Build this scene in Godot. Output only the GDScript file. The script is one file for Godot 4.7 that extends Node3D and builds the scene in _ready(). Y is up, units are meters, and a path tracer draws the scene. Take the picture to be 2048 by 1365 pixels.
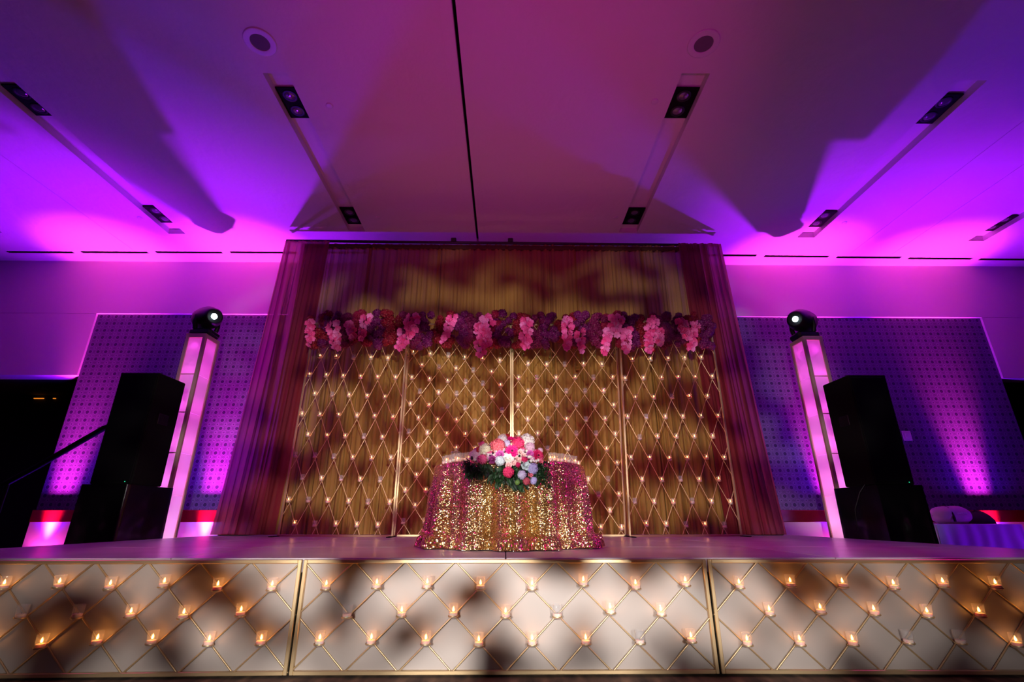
extends Node3D
# A wedding stage seen from the floor: lattice screens with votives, sequin table, drapes, uplit walls.

const STAGE_TOP := 0.615
const CEIL := 5.563
const WALL_Z := -5.2
const ORD := ["first", "second", "third", "fourth", "fifth", "sixth", "seventh", "eighth", "ninth", "tenth", "eleventh", "twelfth", "thirteenth", "fourteenth"]

var rng := RandomNumberGenerator.new()
var used := {}
var M := {}
var cam: Camera3D


# ------------------------------------------------------------------ mesh building
class MB:
	var v := PackedVector3Array()
	var n := PackedVector3Array()
	var uv := PackedVector2Array()
	var ix := PackedInt32Array()

	func vert(p: Vector3, nn: Vector3, t := Vector2.ZERO) -> int:
		v.append(p)
		n.append(nn)
		uv.append(t)
		return v.size() - 1

	func face(pts: Array, centre: Vector3) -> void:
		var mid := Vector3.ZERO
		for p in pts:
			mid += p
		mid /= pts.size()
		var nn: Vector3 = (pts[1] - pts[0]).cross(pts[2] - pts[0]).normalized()
		var q := pts.duplicate()
		if nn.dot(mid - centre) < 0.0:
			q.reverse()
			nn = -nn
		var b := v.size()
		for p in q:
			vert(p, nn)
		for i in range(1, q.size() - 1):
			ix.append_array(PackedInt32Array([b, b + i + 1, b + i]))

	func rect(a: Vector3, b: Vector3, c: Vector3, d: Vector3, ua := Vector2.ZERO, ub := Vector2(1, 0), uc := Vector2(1, 1), ud := Vector2(0, 1)) -> void:
		var nn := (b - a).cross(c - a).normalized()
		var s := vert(a, nn, ua)
		vert(b, nn, ub)
		vert(c, nn, uc)
		vert(d, nn, ud)
		ix.append_array(PackedInt32Array([s, s + 2, s + 1, s, s + 3, s + 2]))

	func box(c: Vector3, s: Vector3, bev := 0.0, basis := Basis()) -> void:
		var h := s * 0.5
		if bev <= 0.0:
			for ax in 3:
				for sg in [-1.0, 1.0]:
					var a1 := (ax + 1) % 3
					var a2 := (ax + 2) % 3
					var pts := []
					for k in [[-1, -1], [1, -1], [1, 1], [-1, 1]]:
						var p := Vector3.ZERO
						p[ax] = sg * h[ax]
						p[a1] = k[0] * h[a1]
						p[a2] = k[1] * h[a2]
						pts.append(c + basis * p)
					face(pts, c)
			return
		var bv := minf(bev, minf(h.x, minf(h.y, h.z)) * 0.95)
		var q := func(sx: float, sy: float, sz: float, ax: int) -> Vector3:
			var p := Vector3(sx * (h.x - bv), sy * (h.y - bv), sz * (h.z - bv))
			p[ax] = [sx * h.x, sy * h.y, sz * h.z][ax]
			return c + basis * p
		var sgn := [-1.0, 1.0]
		for ax in 3:
			for sg in sgn:
				var pts := []
				for k in [[-1.0, -1.0], [1.0, -1.0], [1.0, 1.0], [-1.0, 1.0]]:
					var w := [0.0, 0.0, 0.0]
					w[ax] = sg
					w[(ax + 1) % 3] = k[0]
					w[(ax + 2) % 3] = k[1]
					pts.append(q.call(w[0], w[1], w[2], ax))
				face(pts, c)
		for ax in 3:
			var a1 := (ax + 1) % 3
			var a2 := (ax + 2) % 3
			for s1 in sgn:
				for s2 in sgn:
					var lo := [0.0, 0.0, 0.0]
					lo[ax] = -1.0
					lo[a1] = s1
					lo[a2] = s2
					var hi := lo.duplicate()
					hi[ax] = 1.0
					face([q.call(lo[0], lo[1], lo[2], a1), q.call(hi[0], hi[1], hi[2], a1), q.call(hi[0], hi[1], hi[2], a2), q.call(lo[0], lo[1], lo[2], a2)], c)
		for sx in sgn:
			for sy in sgn:
				for sz in sgn:
					face([q.call(sx, sy, sz, 0), q.call(sx, sy, sz, 1), q.call(sx, sy, sz, 2)], c)

	func tube(pts: Array, r: float, seg := 6, caps := true) -> void:
		var m := pts.size()
		var side := Vector3.ZERO
		var first := v.size()
		for i in m:
			var d: Vector3 = (pts[mini(i + 1, m - 1)] - pts[maxi(i - 1, 0)]).normalized()
			if i == 0:
				side = d.cross(Vector3.UP if absf(d.y) < 0.9 else Vector3.RIGHT).normalized()
			else:
				side = (side - d * side.dot(d)).normalized()
			var up := d.cross(side)
			for k in seg:
				var a := TAU * k / seg
				var o := side * cos(a) + up * sin(a)
				vert(pts[i] + o * r, o, Vector2(float(k) / seg, i))
		for i in m - 1:
			for k in seg:
				var a := first + i * seg + k
				var b := first + i * seg + (k + 1) % seg
				ix.append_array(PackedInt32Array([a, a + seg, b, b, a + seg, b + seg]))
		if caps:
			for e in [0, m - 1]:
				var ring := []
				for k in seg:
					ring.append(v[first + e * seg + k])
				face(ring, pts[1] if e == 0 else pts[m - 2])

	# profile: Array of Vector2(radius, height), from bottom to top on the outside
	func lathe(prof: Array, seg := 16, xf := Transform3D()) -> void:
		var m := prof.size()
		var first := v.size()
		for i in m:
			var d: Vector2 = prof[mini(i + 1, m - 1)] - prof[maxi(i - 1, 0)]
			var nn := Vector2(d.y, -d.x).normalized()
			for k in seg + 1:
				var a := TAU * k / seg
				vert(xf * Vector3(cos(a) * prof[i].x, prof[i].y, sin(a) * prof[i].x), (xf.basis * Vector3(cos(a) * nn.x, nn.y, sin(a) * nn.x)).normalized(), Vector2(float(k) / seg, float(i) / m))
		for i in m - 1:
			for k in seg:
				var a := first + i * (seg + 1) + k
				var b := a + seg + 1
				ix.append_array(PackedInt32Array([a, a + 1, b, a + 1, b + 1, b]))

	# fn(u, v) -> Vector3 on a regular grid; normal = du x dv
	func grid(fn: Callable, nu: int, nv: int, uvs := Vector2.ONE) -> void:
		var first := v.size()
		var w := nu + 1
		for j in nv + 1:
			for i in nu + 1:
				vert(fn.call(float(i) / nu, float(j) / nv), Vector3.UP, Vector2(uvs.x * i / nu, uvs.y * j / nv))
		for j in nv + 1:
			for i in nu + 1:
				var du := v[first + j * w + mini(i + 1, nu)] - v[first + j * w + maxi(i - 1, 0)]
				var dv := v[first + mini(j + 1, nv) * w + i] - v[first + maxi(j - 1, 0) * w + i]
				var nn := du.cross(dv)
				n[first + j * w + i] = nn.normalized() if nn.length() > 1e-12 else Vector3.UP
		for j in nv:
			for i in nu:
				var a := first + j * w + i
				ix.append_array(PackedInt32Array([a, a + w, a + 1, a + 1, a + w, a + w + 1]))

	func merge(o: MB, xf: Transform3D) -> void:
		var first := v.size()
		for i in o.v.size():
			v.append(xf * o.v[i])
			n.append((xf.basis * o.n[i]).normalized())
			uv.append(o.uv[i])
		for i in o.ix:
			ix.append(first + i)

	func mesh() -> ArrayMesh:
		var a := []
		a.resize(Mesh.ARRAY_MAX)
		a[Mesh.ARRAY_VERTEX] = v
		a[Mesh.ARRAY_NORMAL] = n
		a[Mesh.ARRAY_TEX_UV] = uv
		a[Mesh.ARRAY_INDEX] = ix
		var am := ArrayMesh.new()
		am.add_surface_from_arrays(Mesh.PRIMITIVE_TRIANGLES, a)
		return am


# ------------------------------------------------------------------ scene helpers
func numbered(called: String) -> String:
	if not used.has(called):
		used[called] = 0
		return called
	used[called] += 1
	return "%s_%03d" % [called, used[called]]


func tag(o: Node, label := "", category := "", group := "", kind := "") -> void:
	if label:
		o.set_meta("label", label)
	if category:
		o.set_meta("category", category)
	if group:
		o.set_meta("group", group)
	if kind:
		o.set_meta("kind", kind)


func thing(called: String, label: String, category: String, at := Vector3.ZERO, turn := 0.0, group := "") -> Node3D:
	var o := Node3D.new()
	o.name = numbered(called)
	add_child(o, true)
	o.position = at
	o.rotation.y = turn
	tag(o, label, category, group)
	return o


func obj(called: String, mesh: Mesh, m: Material, parent: Node = null, at := Vector3.ZERO) -> MeshInstance3D:
	var o := MeshInstance3D.new()
	o.name = numbered(called) if parent == null else called
	o.mesh = mesh
	o.material_override = m
	o.cast_shadow = GeometryInstance3D.SHADOW_CASTING_SETTING_ON
	(self if parent == null else parent).add_child(o, true)
	o.position = at
	return o


func struct(called: String, mesh: Mesh, m: Material, label := "", at := Vector3.ZERO) -> MeshInstance3D:
	var o := obj(called, mesh, m, null, at)
	tag(o, label, "", "", "structure")
	return o


func boxmesh(c: Vector3, s: Vector3, bev := 0.0, basis := Basis()) -> ArrayMesh:
	var b := MB.new()
	b.box(c, s, bev, basis)
	return b.mesh()


func mat(c: Color, rough := 0.7, metal := 0.0) -> StandardMaterial3D:
	var m := StandardMaterial3D.new()
	m.albedo_color = c
	m.roughness = rough
	m.metallic = metal
	return m


func glow(c: Color, energy: float) -> StandardMaterial3D:
	var m := mat(Color(0.1, 0.1, 0.1), 0.5)
	m.emission_enabled = true
	m.emission = c
	m.emission_energy_multiplier = energy
	return m


func noise_tex(freq: float, lo: Color, hi: Color, size := 256, kind := FastNoiseLite.TYPE_SIMPLEX_SMOOTH, sd := 1, octaves := 4) -> NoiseTexture2D:
	var t := NoiseTexture2D.new()
	var f := FastNoiseLite.new()
	f.noise_type = kind
	f.seed = sd
	f.frequency = freq
	f.fractal_octaves = octaves
	t.noise = f
	t.width = size
	t.height = size
	t.seamless = true
	var g := Gradient.new()
	g.set_color(0, lo)
	g.set_color(1, hi)
	t.color_ramp = g
	return t


func bump_tex(freq: float, strength := 4.0, size := 256, kind := FastNoiseLite.TYPE_SIMPLEX_SMOOTH) -> NoiseTexture2D:
	var t := NoiseTexture2D.new()
	var f := FastNoiseLite.new()
	f.noise_type = kind
	f.seed = 5
	f.frequency = freq
	t.noise = f
	t.width = size
	t.height = size
	t.seamless = true
	t.as_normal_map = true
	t.bump_strength = strength
	return t


func spot(parent: Node, called: String, at: Vector3, aim: Vector3, c: Color, energy: float, angle: float, blend: float, size := 0.02) -> SpotLight3D:
	var l := SpotLight3D.new()
	l.name = called
	l.light_color = c
	l.light_energy = energy
	l.spot_range = 40.0
	l.spot_attenuation = 2.0
	l.spot_angle = angle
	l.spot_angle_attenuation = blend
	l.light_size = size
	l.shadow_enabled = true
	parent.add_child(l, true)
	var d := (aim - at).normalized()
	l.transform = Transform3D(Basis.looking_at(d, Vector3.UP if absf(d.y) < 0.95 else Vector3.BACK), at)
	return l


func omni(parent: Node, called: String, at: Vector3, c: Color, energy: float, size := 0.02) -> OmniLight3D:
	var l := OmniLight3D.new()
	l.name = called
	l.light_color = c
	l.light_energy = energy
	l.omni_range = 30.0
	l.omni_attenuation = 2.0
	l.light_size = size
	l.shadow_enabled = true
	parent.add_child(l, true)
	l.position = at
	return l


# ------------------------------------------------------------------ light levels (all in one place)
const EXPOSURE := 1.0
const KEY_E := 92.0
const KEY_WASH_E := 7.0
const UP_COLUMN_E := 75.0
const UP_NARROW_E := 34.0
const UP_WIDE_E := 11.0
const UP_SPILL_E := 0.5
const FILL_E := 0.5
const CEILING_WASH_E := 9.5
const SIDE_WASH_E := 6.5
const UP_WALL_E := 52.0
const CANDLE_E := 0.0026
const TOWER_E := 0.085


func _ready() -> void:
	rng.seed = 77
	camera_and_sky()
	make_materials()
	room()
	ceiling_fittings()
	room_lamps()
	stage()
	drapes()
	screens()
	skirt_panels()
	garland()
	sweetheart_table()
	centrepiece()
	for s in [-1.0, 1.0]:
		tower(s)
		speaker_stack(s)
	side_table()
	handrail()


func camera_and_sky() -> void:
	cam = Camera3D.new()
	cam.name = "camera"
	add_child(cam, true)
	cam.fov = rad_to_deg(2.0 * atan(682.5 / 969.44))
	cam.near = 0.05
	cam.far = 100.0
	cam.position = Vector3(0, 0.8478, 3.2628)
	cam.rotation = Vector3(0.3499, -0.0118, 0)
	cam.current = true
	var env := Environment.new()
	env.background_mode = Environment.BG_COLOR
	env.background_color = Color(0.004, 0.003, 0.006)
	env.tonemap_mode = Environment.TONE_MAPPER_LINEAR
	env.tonemap_exposure = EXPOSURE
	env.sdfgi_enabled = true
	env.ssao_enabled = true
	env.ssil_enabled = true
	var we := WorldEnvironment.new()
	we.name = "world_environment"
	we.environment = env
	add_child(we, true)


func make_materials() -> void:
	M.ceil = mat(Color(0.86, 0.85, 0.85), 0.9)
	M.ceil.normal_enabled = true
	M.ceil.normal_texture = bump_tex(0.02, 1.2)
	M.ceil.uv1_triplanar = true
	M.ceil.uv1_world_triplanar = true
	M.ceil.uv1_scale = Vector3(0.8, 0.8, 0.8)
	M.wall = mat(Color(0.84, 0.83, 0.84), 0.85)
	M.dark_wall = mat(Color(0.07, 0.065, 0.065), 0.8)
	M.wallpaper = mat(Color.WHITE, 0.55)
	M.wallpaper.albedo_texture = wallpaper_tex()
	M.rail = mat(Color(0.36, 0.05, 0.06), 0.22)
	M.carpet = mat(Color.WHITE, 0.95)
	M.carpet.albedo_texture = noise_tex(0.03, Color(0.16, 0.11, 0.08), Color(0.52, 0.41, 0.31), 256, FastNoiseLite.TYPE_CELLULAR, 3, 2)
	M.carpet.uv1_triplanar = true
	M.carpet.uv1_world_triplanar = true
	M.carpet.uv1_scale = Vector3(1.6, 1.6, 0.35)
	M.deck = mat(Color.WHITE, 0.28)
	M.deck.albedo_texture = noise_tex(0.012, Color(0.70, 0.66, 0.68), Color(0.80, 0.76, 0.78), 256, FastNoiseLite.TYPE_SIMPLEX_SMOOTH, 8)
	M.deck.uv1_triplanar = true
	M.deck.uv1_world_triplanar = true
	M.deck.uv1_scale = Vector3(0.5, 0.5, 0.5)
	M.black = mat(Color(0.06, 0.06, 0.058), 0.85)
	M.black.metallic_specular = 0.25
	M.black_satin = mat(Color(0.04, 0.04, 0.045), 0.3)
	M.black_plastic = mat(Color(0.03, 0.03, 0.03), 0.45)
	M.gold = mat(Color(0.80, 0.70, 0.53), 0.36, 0.7)
	M.rod = mat(Color(0.93, 0.82, 0.62), 0.35, 0.45)
	M.board = mat(Color(0.63, 0.59, 0.56), 0.42)
	M.curtain = mat(Color(0.61, 0.45, 0.18, 0.94), 0.75)
	M.curtain.transparency = BaseMaterial3D.TRANSPARENCY_ALPHA
	M.curtain.backlight_enabled = true
	M.curtain.backlight = Color(0.45, 0.40, 0.36)
	M.curtain.normal_enabled = true
	M.curtain.normal_texture = bump_tex(0.05, 1.5)
	M.curtain.uv1_scale = Vector3(60, 8, 1)
	M.curtain_lit_crimson = mat(Color(0.47, 0.03, 0.11, 0.92), 0.75)  # gold fabric, with the crimson light put into its colour
	M.curtain_lit_crimson.transparency = BaseMaterial3D.TRANSPARENCY_ALPHA
	M.curtain_lit_crimson.backlight_enabled = true
	M.curtain_lit_crimson.backlight = Color(0.8, 0.5, 0.5)
	M.curtain_header = mat(Color(0.30, 0.20, 0.11), 0.8)
	M.pipe = mat(Color(0.25, 0.24, 0.24), 0.4, 0.6)
	M.glass = mat(Color(1, 1, 1, 0.06), 0.03)
	M.glass.transparency = BaseMaterial3D.TRANSPARENCY_ALPHA
	M.wax = mat(Color(0.93, 0.82, 0.76), 0.5)
	M.wax.subsurf_scatter_enabled = true
	M.wax.subsurf_scatter_strength = 0.9
	M.flame = glow(Color(1.0, 0.70, 0.36), 14.0)
	M.wick = mat(Color(0.06, 0.05, 0.04), 0.9)
	M.tower_frame = mat(Color(0.82, 0.66, 0.60), 0.6)
	M.tower_skin = mat(Color(0.93, 0.90, 0.93), 0.6)
	M.tower_skin.backlight_enabled = true
	M.tower_skin.backlight = Color(1, 1, 1)
	M.white_plastic = mat(Color(0.85, 0.84, 0.86), 0.4)
	M.lens = glow(Color(0.85, 0.97, 1.0), 30.0)
	M.lamp_lens = mat(Color(0.55, 0.5, 0.6), 0.08, 0.6)
	M.black_gloss = mat(Color(0.05, 0.05, 0.05), 0.7)
	M.black_gloss.metallic_specular = 0.25
	M.cloth_white = mat(Color(0.86, 0.85, 0.88), 0.8)


func wallpaper_tex() -> ImageTexture:
	var s := 192
	var im := Image.create(s, s, false, Image.FORMAT_RGB8)
	var base := Color(0.31, 0.25, 0.41)
	var line := Color(0.54, 0.44, 0.64)
	var dot := Color(0.17, 0.12, 0.28)
	for y in s:
		for x in s:
			var p := Vector2(float(x) / s - 0.5, float(y) / s - 0.5)
			# the corner of the tile, where four tiles meet
			var k := Vector2(absf(absf(p.x) - 0.5), absf(absf(p.y) - 0.5))
			var c := base
			var r := p.length()
			var a := atan2(p.y, p.x)
			var oct := r * (1.0 + 0.05 * cos(8.0 * a))
			var on := 0.0
			# ring of eight small circles round the dot and round the corner star
			for i in 8:
				var q := Vector2(0.325, 0).rotated(TAU * (i + 0.5) / 8.0)
				on = maxf(on, 1.0 - absf(p.distance_to(q) - 0.085) / 0.022)
			for i in 8:
				var q2 := Vector2(0.19, 0).rotated(TAU * i / 8.0)
				on = maxf(on, 1.0 - absf(Vector2(k.x, k.y).distance_to(Vector2(absf(q2.x), absf(q2.y))) - 0.07) / 0.022)
			on = maxf(on, 1.0 - absf(oct - 0.245) / 0.02)
			on = maxf(on, 1.0 - absf(k.length() - 0.11) / 0.02)
			c = c.lerp(line, clampf(on, 0.0, 1.0))
			c = c.lerp(dot, clampf((0.215 - oct) / 0.015, 0.0, 1.0))
			c = c.lerp(dot.lerp(base, 0.25), clampf((0.085 - k.length()) / 0.015, 0.0, 1.0))
			im.set_pixel(x, y, c)
	return ImageTexture.create_from_image(im)


# ------------------------------------------------------------------ room
# boxes that cover the rectangle (x0,x1)x(z0,z1) between y0 and y1 except the holes (each [x0,x1,z0,z1])
func slab_with_holes(b: MB, x0: float, x1: float, z0: float, z1: float, y0: float, y1: float, holes: Array) -> void:
	var xs := [x0, x1]
	for h in holes:
		xs.append(h[0])
		xs.append(h[1])
	xs.sort()
	for i in xs.size() - 1:
		var a: float = xs[i]
		var c: float = xs[i + 1]
		if c - a < 1e-5:
			continue
		var mid := (a + c) * 0.5
		var cuts := []
		for h in holes:
			if h[0] <= mid and mid <= h[1]:
				cuts.append([h[2], h[3]])
		cuts.sort_custom(func(p, q): return p[0] < q[0])
		var z: float = z0
		for q in cuts + [[z1, z1]]:
			if q[0] - z > 1e-5:
				b.box(Vector3(mid, (y0 + y1) / 2, (z + q[0]) / 2), Vector3(c - a, y1 - y0, q[0] - z))
			z = q[1]


const SLOTS := [[-9.17, -8.88, -4.20, -0.87], [-5.975, -5.68, -4.20, -0.87], [-2.765, -2.485, -4.08, -0.87], [1.965, 2.285, -4.07, -0.815], [5.19, 5.50, -4.185, -0.87], [8.35, 8.64, -4.265, -0.87]]


func room() -> void:
	var b := MB.new()
	b.box(Vector3(0, -0.1, 3.0), Vector3(24, 0.2, 20))
	struct("floor", b.mesh(), M.carpet, "dark brown patterned ballroom carpet in front of the stage")
	# ceiling with recessed light slots, the centre track and the air slots by the wall
	var holes := []
	for s in SLOTS:
		holes.append(s.duplicate())
	holes.append([-0.552, -0.511, -4.45, 12.0])
	for sd in 2:
		for i in 5:
			var x0: float = (-9.445 + 1.405 * i) if sd == 0 else (3.52 + 1.412 * i)
			var z: float = (-4.87 + 0.0135 * i) if sd == 0 else (-4.83 - 0.0235 * i)
			if x0 > -3.0 and x0 < 3.0:
				continue
			holes.append([x0, minf(x0 + 1.25, 11.0), z - 0.035, z + 0.035])
	# hairline joints of the plaster panels
	for x in [-7.0, 6.516, 7.326]:
		for s in [[-4.75, 12.0]]:
			holes.append([x - 0.003, x + 0.003, s[0], s[1]])
	b = MB.new()
	slab_with_holes(b, -11.2, 11.2, WALL_Z - 0.3, 12.0, CEIL, CEIL + 0.1, holes)
	struct("ceiling", b.mesh(), M.ceil, "flat pale ballroom ceiling washed pink and violet by the uplights")
	b = MB.new()
	b.box(Vector3(0, CEIL + 0.15, 3.35), Vector3(22.6, 0.1, 17.6))
	struct("ceiling_back", b.mesh(), M.ceil, "pale back of the recessed ceiling slots")
	# dark liners of track and air slots
	b = MB.new()
	b.box(Vector3(-0.5315, CEIL + 0.092, 3.77), Vector3(0.041, 0.012, 16.4))
	struct("trim_1", b.mesh(), M.black, "black partition track running down the middle of the ceiling")
	for sx in [-0.685, -0.398]:
		b = MB.new()
		b.box(Vector3(sx, CEIL - 0.002, 3.78), Vector3(0.012, 0.006, 16.4))
		struct("trim_%d" % (2 if sx < -0.5 else 3), b.mesh(), M.ceil, "thin raised ceiling strip beside the black track")
	# walls
	b = MB.new()
	b.box(Vector3(0, (4.457 + CEIL) / 2, WALL_Z - 0.15), Vector3(22.4, CEIL - 4.457, 0.3))
	struct("wall_back", b.mesh(), M.wall, "white upper wall above the patterned panels")
	for sd in [-1.0, 1.0]:
		var xi: float = 7.70 if sd < 0 else 9.10
		b = MB.new()
		b.box(Vector3(sd * (xi + 11.2) / 2, (3.25 + 4.451) / 2, WALL_Z - 0.151), Vector3(11.2 - xi, 4.451 - 3.25, 0.3))
		struct("wall_back_" + ("left" if sd < 0 else "right"), b.mesh(), M.wall, "white wall panel above the dark opening at the %s end" % ("left" if sd < 0 else "right"))
		# dark alcove below
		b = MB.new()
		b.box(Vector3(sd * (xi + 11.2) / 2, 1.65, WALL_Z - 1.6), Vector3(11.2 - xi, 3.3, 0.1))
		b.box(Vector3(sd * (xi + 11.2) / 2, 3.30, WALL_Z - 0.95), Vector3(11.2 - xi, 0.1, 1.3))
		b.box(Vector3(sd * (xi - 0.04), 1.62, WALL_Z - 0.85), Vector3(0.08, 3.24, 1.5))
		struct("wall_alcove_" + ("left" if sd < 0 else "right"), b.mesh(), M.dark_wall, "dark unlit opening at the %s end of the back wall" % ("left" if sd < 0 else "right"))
	# the patterned wallpaper field, set back a little, with its rail and the plain dado
	b = MB.new()
	var x0 := -7.70
	var x1 := 9.10
	var t := 0.14
	b.rect(Vector3(x0, 0.97, WALL_Z - 0.04), Vector3(x1, 0.97, WALL_Z - 0.04), Vector3(x1, 4.457, WALL_Z - 0.04), Vector3(x0, 4.457, WALL_Z - 0.04), Vector2(x0, -0.97) / t, Vector2(x1, -0.97) / t, Vector2(x1, -4.457) / t, Vector2(x0, -4.457) / t)
	struct("wall_wallpaper", b.mesh(), M.wallpaper, "wall panel papered with a fine pattern of dark dots and rings")
	b = MB.new()
	b.box(Vector3((x0 + x1) / 2, 2.7, WALL_Z - 0.2), Vector3(x1 - x0, 5.4, 0.3))
	struct("wall_behind", b.mesh(), M.wall, "plain dado of the back wall below the dark rail")
	b = MB.new()
	b.box(Vector3((x0 + x1) / 2, 0.39, WALL_Z - 0.03), Vector3(x1 - x0, 0.78, 0.06))
	struct("wall_dado", b.mesh(), M.wall, "plain pale dado below the dark rail")
	b = MB.new()
	b.box(Vector3((x0 + x1) / 2, 0.875, WALL_Z - 0.02), Vector3(x1 - x0, 0.19, 0.09), 0.008)
	struct("trim_4", b.mesh(), M.rail, "glossy dark red wooden chair rail along the back wall")
	for sd in [-1.0, 1.0]:
		b = MB.new()
		b.box(Vector3(sd * 11.2, 2.85, 3.0), Vector3(0.2, 5.7, 20))
		struct("wall_" + ("left" if sd < 0 else "right"), b.mesh(), M.dark_wall, "dark side wall of the ballroom")
	b = MB.new()
	b.box(Vector3(0, 2.85, 12.1), Vector3(22.6, 5.7, 0.2))
	struct("wall_front", b.mesh(), M.dark_wall, "dark wall at the far end of the ballroom")
	# wall switch
	var sw := thing("wall_switch", "small square wall control plate beside the black speaker", "switch", Vector3(7.046, 2.204, WALL_Z - 0.04))
	obj("plate", boxmesh(Vector3(0, 0, 0.008), Vector3(0.15, 0.17, 0.016), 0.004), M.white_plastic, sw)
	obj("dial", boxmesh(Vector3(0, 0, 0.02), Vector3(0.07, 0.09, 0.01), 0.003), M.cloth_white, sw)
	# the two slivers of warm light seen deep in the left opening
	var warm := glow(Color(1.0, 0.55, 0.15), 0.9)
	var slit := thing("strip_light", "thin amber strip of light deep in the dark opening", "light", Vector3(-9.6, 3.18, WALL_Z - 1.53))
	obj("light_strip", boxmesh(Vector3(-0.12, 0, 0), Vector3(0.2, 0.014, 0.02)), warm, slit)
	obj("light_strip", boxmesh(Vector3(0.2, 0, 0), Vector3(0.05, 0.014, 0.02)), warm, slit)


func ceiling_fittings() -> void:
	# twin downlights, two to a slot
	var hb := MB.new()
	hb.box(Vector3(0, 0.0, 0), Vector3(0.27, 0.02, 0.47), 0.004)
	var hm := hb.mesh()
	var rim := MB.new()
	rim.lathe([Vector2(0.085, 0.0), Vector2(0.085, -0.006), Vector2(0.06, -0.007), Vector2(0.055, 0.0)], 24)
	var rm := rim.mesh()
	var ln := MB.new()
	ln.lathe([Vector2(0.056, -0.003), Vector2(0.04, -0.009), Vector2(0.02, -0.012), Vector2(0.0001, -0.013)], 24)
	var lm := ln.mesh()
	var where := ["far-left", "second-from-left", "inner left", "inner right", "second-from-right", "far-right"]
	for i in SLOTS.size():
		var s: Array = SLOTS[i]
		var xc: float = (s[0] + s[1]) / 2
		var zs: Array = [-1.365, -3.735] if i != 3 else [-1.31, -3.69]
		if i == 5:
			zs = [-1.4, -3.82]
		for k in 2:
			if (i == 0 or i == 5) and k == 0:
				continue
			var d := thing("downlight", "black twin downlight at the %s end of the %s ceiling slot" % ["near" if k == 0 else "far", where[i]], "downlight", Vector3(xc, CEIL + 0.082, zs[k]), 0.0, "twin downlights in the ceiling slots")
			var h := obj("housing", hm, M.black_gloss, d)
			h.scale.x = (s[1] - s[0] - 0.012) / 0.27
			for e in [-0.115, 0.115]:
				var l := obj("lamp", lm, M.lamp_lens, d, Vector3(0, -0.012, e))
				obj("lamp_rim", rm, M.black_plastic, l)
	# round loudspeakers
	var ring := MB.new()
	ring.lathe([Vector2(0.165, 0.0), Vector2(0.165, -0.008), Vector2(0.155, -0.013), Vector2(0.1, -0.013), Vector2(0.098, -0.004)], 40)
	var gr := MB.new()
	gr.lathe([Vector2(0.099, -0.006), Vector2(0.06, -0.008), Vector2(0.0001, -0.009)], 40)
	var grille := mat(Color(0.42, 0.40, 0.42), 0.8)
	for p in [[-2.61, -0.485, "left"], [2.07, -0.45, "right"]]:
		var sp := thing("ceiling_speaker", "round flush ceiling loudspeaker near the %s inner ceiling slot" % p[2], "speaker", Vector3(p[0], CEIL, p[1]), 0.0, "round ceiling loudspeakers")
		obj("bezel", ring.mesh(), M.white_plastic, sp)
		obj("grille", gr.mesh(), grille, sp)
	# sprinkler cover discs
	var dm := MB.new()
	dm.lathe([Vector2(0.042, 0.0), Vector2(0.042, -0.008), Vector2(0.03, -0.012), Vector2(0.0001, -0.012)], 20)
	var dl := ["beside the near lights of the inner right slot", "beside the far lights of the inner right slot", "beside the near lights of the inner left slot", "beside the far lights of the inner left slot", "left of the second-from-left slot", "right of the second-from-right slot"]
	var dp := [Vector2(1.77, -1.21), Vector2(1.81, -3.62), Vector2(-2.166, -1.32), Vector2(-2.16, -3.67), Vector2(-6.14, -3.72), Vector2(5.73, -3.72)]
	for i in 6:
		tag(obj("sprinkler_cover", dm.mesh(), M.white_plastic, null, Vector3(dp[i].x, CEIL, dp[i].y)), "flat round sprinkler cover " + dl[i], "sprinkler", "sprinkler covers on the ceiling")
	# air slot diffusers
	var n := 0
	for sd in 2:
		for i in 5:
			var x0: float = (-9.445 + 1.405 * i) if sd == 0 else (3.52 + 1.412 * i)
			var z: float = (-4.87 + 0.0135 * i) if sd == 0 else (-4.83 - 0.0235 * i)
			if (x0 > -3.0 and x0 < 3.0):
				continue
			var b := MB.new()
			var w := minf(1.25, 11.0 - x0)
			b.box(Vector3(w / 2, 0.06, 0), Vector3(w, 0.02, 0.07))
			b.box(Vector3(w / 2, 0.03, 0), Vector3(w, 0.05, 0.006))
			tag(obj("air_diffuser", b.mesh(), M.black, null, Vector3(x0, CEIL, z)), "black linear air slot in the ceiling by the wall, %s from the %s curtain edge" % [ORD[i if sd == 1 else 4 - i], "right" if sd == 1 else "left"], "vent", "linear air slots along the back wall")


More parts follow.
